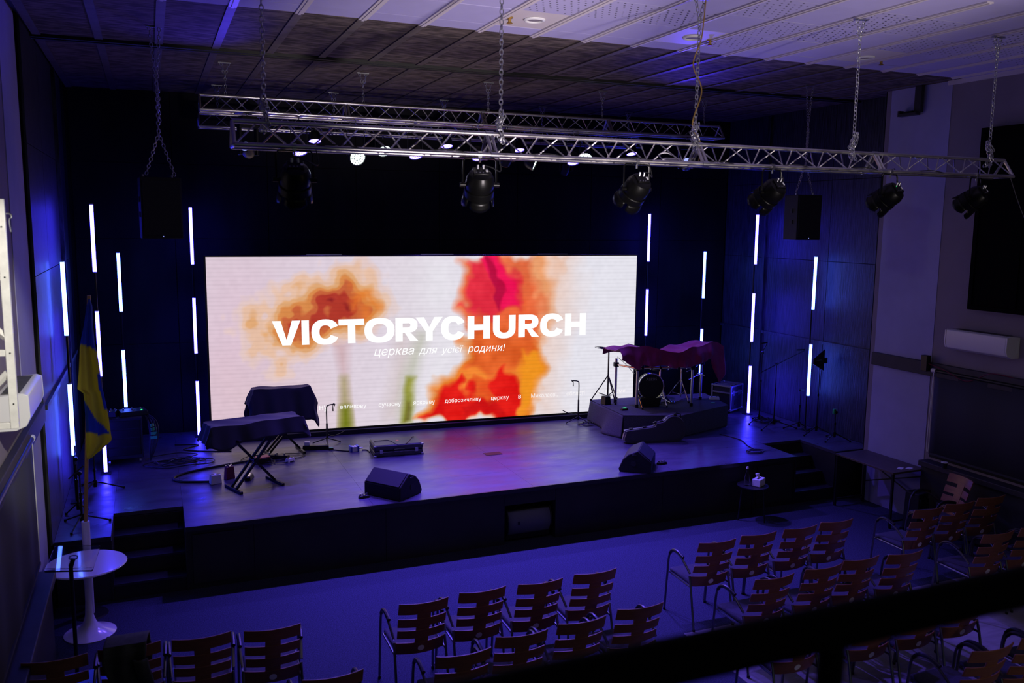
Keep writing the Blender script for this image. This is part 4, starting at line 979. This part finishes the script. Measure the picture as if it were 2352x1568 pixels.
# pads lying on the rack (hidden mostly by the cloth)
for x, y, r, z in ((6.80, 11.50, .12, .74), (7.05, 11.38, .11, .74), (7.40, 11.32, .11, .70), (7.68, 11.35, .12, .74), (7.30, 11.58, .11, .66)):
    MB().lathe([(.001, 0), (r*.9, 0), (r, .02), (r, .045), (r*.94, .05), (.001, .048)], 24, T(x-7.2, y-11.3, z) @ RX(.1)).build('pad', M['drum_black'], dk)
for x, y, z, r in ((6.66, 11.42, .84, .12), (7.52, 11.36, .78, .11), (7.92, 11.36, .82, .11)):
    MB().lathe([(.001, .03), (.03, .026), (r*.6, .012), (r, 0), (r, -.006), (.001, .02)], 24, T(x-7.2, y-11.3, z) @ RX(.05)).build('cymbal_pad', M['drum_black'], dk)
    MB().cyl((x-7.2, y-11.3, .655), (x-7.2, y-11.3, z+.02), .009, n=8).build('cymbal_arm', M['chrome'], dk)
# bass drum pad
bx, by, bz = 6.98-7.2, 11.22-11.3, .315
Mb = T(bx, by, bz) @ RZ(-.20) @ RX(PI/2)
MB().lathe([(.001, .0), (.195, .0), (.20, -.02), (.20, -.10), (.001, -.10)], 36, Mb).build('bass_pad', M['drum_black'], dk)
MB().lathe([(.192, .004), (.206, .006), (.208, -.02), (.20, -.022)], 36, Mb).build('hoop', M['chrome'], dk)
for k in range(16):
    a = 2*PI*k/16; p = Mb @ Vector((.203*math.cos(a), .203*math.sin(a), .004)); MB().cyl(p, Mb @ Vector((.203*math.cos(a), .203*math.sin(a), .014)), .008, n=8).build('lug', M['chrome'], dk)
me, x0, k, ky = text_mesh('ALESIS', .17, 0, .02)
for q in me.vertices: q.co = Mb @ Vector(((q.co.x-x0)*k-.085, q.co.y*ky+.095, .0025))
me.materials.append(M['case_trim']); o = link(bpy.data.objects.new('logo_text', me)); o.parent = dk
MB().prism([(-.13, 0), (.13, 0), (.17, .14), (-.17, .14)], 0, .14, Mb @ T(0, -bz, -.12)).build('bass_stand', M['black_plastic'], dk, bevel=.006)
for s in (-1, 1):
    MB().cyl(Mb @ Vector((s*.205, -.08, -.05)), (bx+s*.215, by-.06*0-.12, .012), .008, n=8).build('spur', M['chrome'], dk)
    MB().cyl((bx+s*.215, by-.12, 0), (bx+s*.215, by-.12, .03), .013, n=8).build('spur_foot', M['black_plastic'], dk)
# stands behind: snare stand, hi-hat, stool
def tripod(parent, x, y, H, r=.010, spread=.2, zt=.28, m='chrome'):
    MB().cyl((x, y, .05), (x, y, H), r, n=8).build('stand_tube', M[m], parent)
    for a in (.5, 2.6, 4.7):
        MB().cyl((x, y, zt), (x+spread*math.cos(a), y+spread*math.sin(a), .012), r*.8, n=6).build('stand_leg', M[m], parent)
        MB().cyl((x, y, .09), (x+spread*.55*math.cos(a), y+spread*.55*math.sin(a), .13), r*.6, n=6).build('stand_brace', M[m], parent)
        MB().cyl((x+spread*math.cos(a), y+spread*math.sin(a), .0), (x+spread*math.cos(a), y+spread*math.sin(a), .03), r*1.5, n=8).build('rubber_foot', M['black_plastic'], parent)
tripod(dk, .10, .18, .60); tripod(dk, .50, .20, .62, .012, .24, .34); tripod(dk, .28, .48, .45)
MB().lathe([(.001, .0), (.13, .0), (.15, .02), (.15, .05), (.12, .07), (.001, .075)], 24, T(.28, .48, .45)).build('stool_seat', M['black_plastic'], dk)
for x in (.0, .22): MB().box(x-.045, x+.045, .0, .25, .015, .03, RX(.12)).build('pedal_plate', M['chrome'], dk, bevel=.004)
MB().tube(curve([(-.55, .4, .72), (-.4, .35, .58), (-.42, .1, .5), (-.44, 0, .6)], 8), .004, 5).tube(curve([(.0, .1, .02), (.3, .05, .012), (.6, .2, .02), (.8, .12, .012)], 8), .005, 5).build('cable', M['cable'], dk)
MB().box(.66, .67, -.2, -.0, .45, .46).cyl((.42, -.12, .40), (.80, .05, .46), .013, n=8).cyl((.40, -.10, .52), (.56, -.06, .56), .011, n=8).build('side_arm', M['chrome'], dk)
MB().cyl((-.60, .02, .98), (-.42, -.06, .93), .006, n=8).cyl((.92, .1, .72), (1.02, .05, .66), .008, n=8).build('boom_rod', M['chrome'], dk)
# cloth over the drums
CU = [0, .08, .16, .21, .30, .40, .50, .56, .62, .70, .78, .86, .94, 1.0]
CT = [1.93, 1.97, 1.95, 1.985, 1.94, 1.89, 1.865, 1.90, 1.95, 1.93, 1.95, 1.99, 1.975, 1.90]
CHm = [1.78, 1.68, 1.62, 1.68, 1.69, 1.66, 1.645, 1.65, 1.66, 1.69, 1.72, 1.74, 1.34, 1.48]
def sm(u, tab): return sum(np.interp(min(max(u+d, 0), 1), CU, tab) for d in (-.025, -.012, 0, .012, .025))/5
def dcloth(u, v):
    x = 6.38+u*1.80; yk = 11.66-.10*math.sin(u*3); yf = 11.08+.10*math.cos(u*6.3)-.10*u
    top = sm(u, CT); hem = np.interp(u, CU, CHm)+.012*math.sin(u*40)
    if v < .15:
        k = v/.15; y = yk+.03*(1-k); z = top-.12*(1-k)-.03
    elif v < .45:
        k = (v-.15)/.30; y = yk+(yf-yk)*k; z = top-.05*(1-k)-.035*math.sin(k*PI)*(1+math.sin(u*13))+.014*math.sin(u*37+k*5)*math.sin(k*PI)+.010*math.sin(u*61-k*9)*math.sin(k*PI)
    else:
        k = (v-.45)/.55; y = yf-.06*math.sin(k*PI/2)-.024*math.sin(u*46+k*2)*k-.012*math.sin(u*83+1)*k-.035*math.sin(k*PI)*math.sin(u*9+1); z = top+(hem-top)*k**.85
        x += .025*math.sin(u*20)*k
    return (x-7.2, y-11.3, z-DZ)
c = thing('drum_cover', 'burgundy cloth thrown over the drum kit', 'cloth', (7.2, 11.3, DZ))
MB().grid(dcloth, 90, 40).build('cloth', M['cloth_wine'], c, solid=.005)
# wire music rack and tripod left of the kit
t = thing('music_stand', 'black wire music stand at the left of the drum kit', 'stand', (6.55, 11.90-.1, DZ))
tripod(t, 0, 0, .82, .012, .26, .42, 'black_metal')
for k in range(6): MB().cyl((-.20+k*.02, .02+k*.01, .86-.0*k), (.12, -.12+k*.035, .80), .004, n=5).build('wire', M['black_metal'], t)
MB().tube([(-.22, .05, .86), (.12, -.14, .80), (.16, .08, .82), (-.18, .12, .87)], .005, 5, True).build('wire_frame', M['black_metal'], t)
gizmo('power_supply', 'small dark box on the riser behind the music stand', 'box', (6.42, 11.62, DZ), .2, (.12, .12, .13), 'black_plastic', sockets)
g = gizmo('trigger_pedal', 'small black pedal with a green light at the front left of the riser', 'pedal', (6.48, 11.15, DZ), .1, (.11, .06, .03), 'black_plastic')
MB().box(-.02, .03, -.02, .02, .03, .033).build('light', M['green_led'], g, False)
gizmo('power_strip', 'white power strip at the right edge of the drum riser', 'power strip', (8.24, 11.35, DZ), -.4, (.16, .07, .05), 'white_matte', sockets)
gizmo('green_tag', 'small green tag lying on the right side of the drum riser', 'tag', (8.05, 11.12, DZ), -.3, (.07, .035, .012), 'green_tape')
# --- guitar case standing on its edge before the riser
t = thing('guitar_case', 'black moulded guitar case standing on its side before the drum riser', 'case', (6.53, 10.47, HS), -.20)
out = [(-.37, .015), (.10, .0), (.17, .01), (.24, .0), (.38, .0), (.47, .05), (.505, .15), (.49, .25), (.43, .335), (.34, .375), (.25, .36), (.18, .30), (.12, .285), (.06, .27), (.02, .225), (-.35, .185), (-.385, .15)]
oc = [(p.x, p.y) for p in curve([(a, b, 0) for a, b in out], 4, True)]
Mg = Matrix(((1, 0, 0, 0), (0, 0, -1, 0), (0, 1, 0, .004), (0, 0, 0, 1)))
MB().prism(oc, -.065, -.004, Mg).build('shell', M['case_abs'], t, bevel=.014)
MB().prism(oc, .004, .065, Mg).build('shell', M['case_abs'], t, bevel=.014)
MB().prism([((a-.05)*1.02+.05, (b-.17)*1.03+.176) for a, b in oc], -.012, .012, Mg).build('valance', M['case_trim'], t)
MB().prism([(a*.86+.02, b*.82+.03) for a, b in oc], .065, .069, Mg).build('raised_panel', M['case_abs'], t, bevel=.002)
for a, b, r_ in ((-.30, .196, .08), (-.10, .215, .08), (.06, .278, .5), (.15, .292, .1), (.36, .378, -.2)):
    MB().box(-.025, .025, -.02, .02, 0, .02, T(a, 0, b) @ RY(-r_)).build('latch', M['black_metal'], t, bevel=.003)
MB().tube([(.36, 0, .385), (.37, 0, .415), (.44, 0, .40), (.45, 0, .335)], .008, 6).build('handle', M['black_plastic'], t)
# --- flight case
t = thing('flight_case', 'black flight case with metal edges behind the drum riser', 'flight case', (8.86, 11.85, HS), .45)
MB().box(-.20, .20, -.17, .17, .06, .34).build('box', M['flight_ply'], t, False)
MB().box(-.20, .20, -.17, .17, .35, .45).build('lid', M['flight_ply'], t, False)
e = MB()
for a in (-.20, .20):
    for b in (-.17, .17): e.box(a-.012, a+.012, b-.012, b+.012, .05, .46)
for z in (.055, .345, .455):
    for b in (-.17, .17): e.box(-.20, .20, b-.011, b+.011, z-.011, z+.011)
    for a in (-.20, .20): e.box(a-.011, a+.011, -.17, .17, z-.011, z+.011)
e.build('edge_profiles', M['case_trim'], t, False)
for x in (-.09, .09): MB().box(x-.035, x+.035, -.178, -.17, .29, .38).build('butterfly_latch', M['steel'], t, bevel=.003)
MB().box(-.07, .07, -.178, -.17, .14, .22).build('handle_dish', M['black_metal'], t, bevel=.003)
for x in (-.12, .0, .12): MB().box(x-.02, x+.02, -.12, .12, .455, .468).build('stacking_bar', M['case_trim'], t, False)
for s in (-1, 1):
    for q in (-1, 1): MB().cyl((s*.15-.012, q*.13, .03), (s*.15+.012, q*.13, .03), .029, n=10).build('castor', M['black_plastic'], t)
    for q in (-1, 1):
        for z in (.06, .45): MB().box(s*.20-.02, s*.20+.02, q*.17-.02, q*.17+.02, z-.02, z+.02).build('ball_corner', M['steel'], t, bevel=.012)
# --- microphone stands
def mic_stand(x, y, z, H, label, boom=None, spread=.28, mic=False, a0=.4, group='black microphone stands'):
    t = thing('microphone_stand', label, 'stand', (x, y, z), 0, group)
    MB().cyl((0, 0, .06), (0, 0, H*.6), .011, n=8).cyl((0, 0, H*.6), (0, 0, H), .007, n=8).build('tube', M['black_metal'], t)
    MB().cyl((0, 0, H*.6-.02), (0, 0, H*.6+.02), .016, n=10).build('clutch', M['black_plastic'], t)
    MB().cyl((0, 0, .05), (0, 0, .13), .02, n=10).build('hub', M['black_plastic'], t)
    for k in range(3):
        a = a0+k*2*PI/3; MB().cyl((.015*math.cos(a), .015*math.sin(a), .11), (spread*math.cos(a), spread*math.sin(a), .012), .008, n=6).build('leg', M['black_metal'], t)
        MB().cyl((spread*math.cos(a), spread*math.sin(a), .0), (spread*math.cos(a), spread*math.sin(a), .024), .013, n=8).build('rubber_foot', M['black_plastic'], t)
    if boom:
        a, b = boom; MB().cyl((0, -.02, H), (0, .02, H), .022, n=10).build('swivel', M['black_plastic'], t)
        MB().cyl(a, b, .007, n=8).build('boom_arm', M['black_metal'], t)
        if mic:
            d = (Vector(b)-Vector(a)).normalized(); d.z = 0.05; d.normalize(); p = Vector(b)
            MB().cyl(p+Vector((.0, 0, .015)), p-d*.14+Vector((0, 0, .02)), .012, .010, n=10).build('microphone', M['black_plastic'], t)
    return t
mic_stand(8.82, 10.95, HS, 1.12, 'black microphone stand with a short arm at the back of the right wing', ((-.02, 0, 1.10), (.10, .02, 1.26)), .24, True, 3.4)
mic_stand(8.82, 10.60, HS, 1.0, 'black boom microphone stand in the right wing', ((-.32, .02, .86), (.42, -.12, 1.20)), .34, True, 3.5)
mic_stand(9.08, 10.33, HS, .62, 'low black stand between the boom stand and the antenna stand', ((-.0, 0, .62), (.09, 0, .62)), .22)
t = mic_stand(9.14, 10.02, HS, 1.0, 'black stand carrying the flat antenna paddle', None, .26, False, 3.3)
a = thing('antenna', 'flat black paddle antenna on a stand against the lit wall', 'antenna', (9.14, 10.02, HS+1.0), .25)
MB().prism([(-.17, .02), (-.17, .10), (.10, .22), (.10, -.10)], -.006, .006, Matrix(((1, 0, 0, 0), (0, 0, -1, 0), (0, 1, 0, .06), (0, 0, 0, 1)))).build('paddle', M['black_plastic'], a, bevel=.002)
MB().box(.10, .16, -.02, .02, .07, .15).build('amplifier', M['black_plastic'], a, bevel=.004)
MB().cyl((0, 0, -.02), (0, 0, .03), .012, n=10).build('mount', M['black_metal'], a)
MB().box(-.10, .02, -.0075, -.006, .125, .133).build('print', M['case_trim'], a, False)
t = mic_stand(9.12, 9.62, HS, .42, 'low stand with a tilted clip near the right stage steps', ((0, 0, .42), (-.03, -.02, .47)), .22, False, 3.4)
MB().box(-.05, .0, -.01, .01, .40, .47).build('green_tag', M['green_tape'], t, False)
# stands at the left edge
mic_stand(-.70, 10.75, HS, .42, 'low black microphone stand near the foot of the flag', None, .30, False, .0)
mic_stand(-.76, 9.55, HS, .55, 'black microphone stand with folded legs behind the flag pole', ((-.1, .0, .50), (.04, .02, .62)), .26, False, .2)
mic_stand(-.82, 9.95, HS, .60, 'thin black stand against the left stage wall', ((.0, -.05, .55), (-.02, .25, .68)), .12, False, .9)
# --- subwoofer in the stage front
t = thing('subwoofer', 'dark loudspeaker with curved grille set into the stage front', 'loudspeaker', (4.06, YF+.04, 0.0))
MB().box(-.29, .29, .05, .45, .02, .39).build('cabinet', M['spk_wood'], t, bevel=.01)
MB().grid(lambda u, v: (-.27+u*.54, .06-.075*math.sin((v*.8+.1)*PI)-.0, .09+v*.29), 4, 16).build('grille', M['sub_grille'], t, solid=.004)
for s in (-1, 1): MB().tube([(s*.28, .065-.08*math.sin((v/10*.8+.1)*PI), .08+v/10*.31) for v in range(11)], .010, 6).build('grille_edge', M['black_plastic'], t)
MB().box(-.16, -.13, -.02, -.012, .22, .26).build('badge', M['black_metal'], t, False)
# ================================================================ things in the hall
# --- flag on its pole in front of the stage
t = thing('flag_pole', 'wooden flag pole in a white floor tube left of the stage steps', 'pole', (-.68, 8.88, 0))
MB().cyl((0, 0, 0), (.0, 0, .93), .036, n=16).build('floor_tube', M['white_matte'], t)
MB().lathe([(.001, .012), (.15, .012), (.16, .0), (.001, 0)], 24).build('base_plate', M['black_metal'], t)
MB().cyl((0, 0, .90), (.14, 0, 3.08), .017, n=12).build('shaft', M['pole_wood'], t)
fl = thing('flag', 'blue and yellow flag hanging in folds from its pole', 'flag', (-.68, 8.88, 0))
rows = [(3.05, .135, .15), (2.98, .115, .165), (2.81, .085, .16), (2.62, .04, .17), (2.49, .03, .19), (2.37, .02, .20), (2.21, .0, .21), (2.17, .05, .22), (1.96, .055, .25), (1.79, .05, .262), (1.71, .05, .27), (1.55, .045, .085)]
zz = [r[0] for r in rows][::-1]; la = [r[1] for r in rows][::-1]; ra = [r[2] for r in rows][::-1]
NUf, NVf = 40, 70; vs = []; cs = []
BL = np.array((.03, .10, .55)); YE = np.array((.80, .74, .08))
for j in range(NVf+1):
    z = 1.55+(3.05-1.55)*j/NVf; a = np.interp(z, zz, la); b = np.interp(z, zz, ra)
    for i in range(NUf+1):
        u = i/NUf; x = a+(b-a)*u; y = -.03-.05*math.sin(u*PI)-.028*math.sin(u*11+z*1.6)*min(1, (b-a)*9)
        vs.append((x, y, z))
        bnd = 2.62+.05*u-.1*u*u; low = 2.10-.38*u+.05*u*u; tail = 1.80-.03*u
        c = BL if z > bnd else (YE if z > low else (BL if z > tail else YE))
        if z > 2.0 and u > .86 and z < 2.35: c = BL
        cs.append((*c, 1))
m_ = MB().add(vs, [(j*(NUf+1)+i, j*(NUf+1)+i+1, (j+1)*(NUf+1)+i+1, (j+1)*(NUf+1)+i) for j in range(NVf) for i in range(NUf)])
o = m_.build('fabric', M['flag'], fl)
ca = o.data.color_attributes.new('Col', 'FLOAT_COLOR', 'POINT'); ca.data.foreach_set('color', np.array(cs, np.float32).ravel())
q = o.modifiers.new('s', 'SOLIDIFY'); q.thickness = .003
# --- tulip table
t = thing('tulip_table', 'white round pedestal table at the left before the stage', 'table', (-.66, 8.45, 0))
MB().lathe([(.001, .645), (.30, .645), (.335, .655), (.342, .664), (.335, .672), (.001, .672)], 48).build('table_top', M['white_gloss'], t)
MB().lathe([(.22, 0), (.222, .008), (.19, .022), (.12, .05), (.06, .10), (.036, .18), (.028, .32), (.028, .48), (.04, .58), (.08, .645)], 36).build('pedestal', M['white_gloss'], t)
# --- acrylic lectern
t = thing('lectern', 'clear acrylic lectern plate on a thin black stand', 'lectern', (-.70, 7.52, 0))
MB().cyl((0, 0, .02), (0, 0, 1.02), .016, n=12).build('stand_tube', M['black_metal'], t)
MB().lathe([(.001, .02), (.15, .018), (.16, 0), (.001, 0)], 24).build('base_plate', M['black_metal'], t)
Ml = T(.02, .02, 1.06) @ RZ(-.10) @ RX(.12) @ RY(.09) @ Matrix.Diagonal((.84, .95, 1, 1))
pl = [(-.20, -.20), (.20, -.20), (.20, .20), (-.20, .20)]
MB().prism([(p.x, p.y) for p in [Vector(q) for q in ((-.19, -.22, 0), (.19, -.22, 0), (.205, -.205, 0), (.205, .205, 0), (.19, .22, 0), (-.19, .22, 0), (-.205, .205, 0), (-.205, -.205, 0))]], 0, .010, Ml).build('plate', M['acrylic'], t)
MB().box(-.20, .20, -.225, -.215, .0, .03, Ml).build('lip', M['acrylic'], t)
MB().lathe([(.030, .010), (.042, .010), (.042, .016), (.030, .016)], 24, Ml).build('ring_mount', M['black_metal'], t)
MB().cyl((0, -.01, 1.0), Ml @ Vector((0, 0, 0)), .018, n=10).build('tilt_joint', M['black_metal'], t)
# --- small black round table with tissue box and bottle
t = thing('side_table', 'small round black table before the right stage front', 'table', (7.06, 8.82, 0))
MB().lathe([(.001, .44), (.19, .44), (.198, .45), (.198, .458), (.001, .458)], 36).build('table_top', M['black_metal'], t)
for k in range(3):
    a = .9+k*2*PI/3; MB().cyl((.15*math.cos(a), .15*math.sin(a), .445), (.19*math.cos(a), .19*math.sin(a), 0), .010, n=8).build('leg', M['black_metal'], t)
t = thing('water_bottle', 'clear glass bottle with white cap on the small round table', 'bottle', (6.98, 8.84, .458))
MB().lathe([(.001, 0), (.030, 0), (.033, .01), (.033, .10), (.026, .13), (.013, .19), (.011, .225), (.001, .225)], 20).build('glass', M['glass'], t)
MB().lathe([(.001, .245), (.014, .245), (.015, .22), (.001, .22)], 14).build('cap', M['white_matte'], t)
t = thing('tissue_box', 'pale tissue box with a tissue pulled up on the small round table', 'box', (7.12, 8.78, .458), .5)
MB().box(-.085, .085, -.055, .055, 0, .095).build('box', M['white_matte'], t, bevel=.008)
MB().box(-.05, .05, -.014, .014, .095, .0965).build('slot', M['black_matte'], t, False)
MB().grid(lambda u, v: ((u-.5)*.07+.01*math.sin(v*6), .02*math.sin(u*7)*v+.02*v, .093+v*.07*(1-.4*abs(u-.5))), 10, 8).build('tissue', M['paper'], t, solid=.0015)
# --- desk along the right wall
t = thing('desk', 'long dark desk on a thin metal frame along the right wall', 'desk', (8.74, 8.40, 0))
MB().box(-.27, .27, -.51, .49, .705, .73).build('desk_top', M['desk'], t, bevel=.003)
for sx in (-.25, .25):
    for sy in (-.49, .47): MB().box(sx-.013, sx+.013, sy-.013, sy+.013, 0, .705).build('leg', M['black_metal'], t, False)
for sy in (-.49, .47): MB().box(-.25, .25, sy-.011, sy+.011, .08, .10).build('end_stretcher', M['black_metal'], t, False)
MB().cyl((.24, -.48, .30), (.24, .46, .62), .009, n=8).cyl((.24, -.48, .62), (.24, .46, .30), .009, n=8).build('cross_brace', M['black_metal'], t)
t = tag(MB().box(-.05, .05, -.03, .03, 0, .001, T(0, 0, 0)).build('paper_slip', M['paper'], None, False), 'white slip of printed paper at the near end of the desk', 'paper'); t.location = (8.72, 8.02, .7305); t.rotation_euler = (0, 0, .5)
t = tag(MB().box(-.05, .05, -.03, .03, 0, .001).build('paper_slip', M['paper'], None, False), 'white slip of paper lying next to the printed slip on the desk', 'paper'); t.location = (8.83, 7.98, .7305); t.rotation_euler = (0, 0, .35)
t = thing('portable_loudspeaker', 'tall black portable loudspeaker beside the near desk leg', 'loudspeaker', (8.68, 7.70, 0), .1)
MB().box(-.10, .10, -.11, .11, .02, .52, t=.012).build('cabinet', M['spk_wood'], t, bevel=.012)
MB().box(-.085, .085, -.118, -.11, .05, .46).build('grille', M['grille'], t, bevel=.003)
MB().tube([(-.05, 0, .51), (-.05, 0, .545), (.05, 0, .545), (.05, 0, .51)], .009, 8).build('handle', M['black_plastic'], t)
for s in (-1, 1): MB().cyl((s*.09, .09, .03), (s*.12, .09, .03), .03, n=12).build('wheel', M['black_plastic'], t)
MB().cyl((0, -.12, .12), (0, -.117, .12), .04, n=20).build('port_ring', M['black_metal'], t)
t = thing('paper_cup', 'small white-rimmed cup on the right window sill', 'cup', (8.90, 7.52, .85))
MB().lathe([(.001, .0), (.026, 0), (.036, .07), (.033, .07), (.024, .004), (.001, .004)], 20).build('cup', M['cable'], t)
MB().lathe([(.037, .066), (.040, .070), (.037, .076), (.002, .078)], 20).build('lid', M['cup_white'], t)

# ================================================================ chairs
def make_chair():
    """wood slat chair on a tube frame, front towards +y, origin on the floor below the backrest"""
    t = thing('stacking_chair', 'x', 'chair', (0, 0, 0), 0, 'x')
    def shell(x, z): # backrest surface: bulges to -y in the middle, leans back
        return -.02+.045*(x/.2)**2-.32*(z-.5)
    def slat(z0, z1, hw, nm='back_slat', curve_top=0):
        q = MB(); n = 10; vs = []
        for off in (0, -.011):
            for z in (z0, z1):
                for i in range(n+1):
                    x = -hw+2*hw*i/n; vs.append((x, shell(x, z)+off, z+(curve_top*(1-(x/hw)**2) if z == z1 else 0)))
        m = n+1; fs = []
        for i in range(n):
            fs += [(i, i+1, m+i+1, m+i), (2*m+i+1, 2*m+i, 3*m+i, 3*m+i+1), (m+i, m+i+1, 3*m+i+1, 3*m+i), (i+1, i, 2*m+i, 2*m+i+1)]
        fs += [(0, m, 3*m, 2*m), (n, 2*m+n, 3*m+n, m+n)]
        q.add(vs, fs); return q.build(nm, M['wood_chair'], t, bevel=.003)
    slat(.77, .872, .20); slat(.648, .728, .196); slat(.540, .618, .193); bs = slat(.388, .50, .20)
    slat(.43, .80, .055, 'back_spine')
    for o in (t.children[-1],):
        o.location = (0, .004, 0)
    sn = Vector((0, -1, -.32)).normalized(); sp = Vector((0, shell(0, .445), .445))
    MB().cyl(sp+sn*.0105, sp+sn*.0130, .027, n=20).build('round_sticker', M['sticker'], bs)
    MB().box(-.195, .195, .045, .42, .40, .44).build('seat', M['seat_fab'], t, bevel=.015)
    MB().tube([(-.205, -.0, .40), (-.205, .40, .40), (.205, .40, .40), (.205, -.0, .40)], .010, 6).build('seat_frame', M['chair_steel'], t)
    for s in (-1, 1):
        MB().tube(curve([(s*.232, .43, 0), (s*.228, .40, .40), (s*.226, .385, .56), (s*.226, .34, .63), (s*.225, .25, .655), (s*.222, .14, .62), (s*.212, .02, .53)], 6), .011, 8).build('arm_frame', M['chair_steel'], t)
        MB().tube(curve([(s*.226, .37, .60), (s*.226, .32, .65), (s*.225, .24, .668), (s*.222, .13, .645)], 5), .015, 8).build('arm_pad', M['black_plastic'], t)
        MB().tube([(s*.215, -.09, 0), (s*.210, .0, .40), (s*.208, .03, .50)], .011, 8).build('leg', M['chair_steel'], t)
        MB().cyl((s*.215, -.09, 0), (s*.215, -.088, .02), .014, n=8).cyl((s*.232, .43, 0), (s*.232, .429, .02), .014, n=8).build('foot_cap', M['black_plastic'], t)
    return t
proto = make_chair(); used = False
def chair(x, y, label, group, rz=0, dz=0):
    """x, y: position of the backrest top centre on the floor plan"""
    global used
    o = proto if not used else copy_tree(proto); used = True
    c, s = math.cos(rz), math.sin(rz); oy = .12
    o.location = (x-s*oy, y+c*oy, dz); o.rotation_euler = (0, 0, rz); o['label'] = label; o['group'] = group
    return o
ordn = ['first', 'second', 'third', 'fourth']
def row(pts, what, dz=0):
    for k, (x, y) in enumerate(pts):
        chair(x, y, '%s chair from the left in the %s' % (ordn[k], what), 'slat-back chairs in the '+what, random.uniform(-.03, .03)-.02, dz)
row([(-.71, 6.19), (-.25, 6.20), (.22, 6.17), (.70, 6.12)], 'front row of the left block')
row([(1.85, 6.15), (2.35, 6.18), (2.85, 6.16), (3.37, 6.18)], 'front row of the middle block')
row([(1.87, 5.27), (2.35, 5.38), (2.85, 5.41), (3.38, 5.46)], 'second row of the middle block')
row([(4.77, 6.40), (5.26, 6.42), (5.76, 6.42), (6.23, 6.44)], 'front row of the right block')
row([(4.72, 5.53), (5.26, 5.55), (5.71, 5.58), (6.19, 5.54)], 'second row of the right block', .005)
row([(4.43, 4.80), (5.11, 4.74), (5.61, 4.74), (6.12, 4.76)], 'row just behind the handrail', .005)
row([(7.42, 6.39), (7.89, 6.41), (8.40, 6.44)], 'front row of the far right block')
row([(7.45, 5.60), (7.96, 5.60), (8.46, 5.60)], 'second row of the far right block', .005)
row([(5.35, 3.98), (5.85, 3.98), (6.35, 4.0)], 'rearmost row seen below the handrail', .005)
chair(.98, 5.30, 'chair at the bottom edge, only a top corner of its back showing', 'slat-back chairs in the second row of the left block')
chair(8.72, 7.10, 'pale wooden chair turned sideways beside the right window, front of its back lit', 'turned chairs by the right wall', 1.37)
# jacket on the second chair of the left block
t = thing('jacket', 'dark olive jacket hung over a chair back in the left block', 'jacket', (-.25, 6.31, 0))
def jk(u, v):
    x = -.15+u*.27+.02*math.sin(v*9); s = (v-.35)
    if s < 0: y = .0+.02*math.sin(u*9); y += .03; z = .90-(-s)*.9
    else: y = -.175+s*.20-.02*math.sin(u*12+v*4)-.012; z = .905-s*.62-.05*math.sin(u*4)*s
    if abs(s) < .08: k = (s+.08)/.16; y = .03*(1-k)+(-.185)*k; z = .905+.012*math.sin(k*PI)
    return (x, y, z)
MB().grid(jk, 20, 34).build('body', M['jacket'], t, solid=.012)
MB().grid(lambda u, v: (.02+u*.09+.05*v, -.175+.11*v-.03*math.sin(u*PI)-.015*math.sin(v*7), .80-v*.34), 8, 14).build('sleeve', M['jacket'], t, solid=.014)
# blue folder on the floor stool between the first two chairs
t = thing('seat_cushion', 'shiny blue pad lying on the first chair of the left block', 'cushion', (-.62, 6.68, .442), .1)
MB().box(-.15, .19, -.16, .12, 0, .012).build('pad', M['blue'], t, bevel=.005)
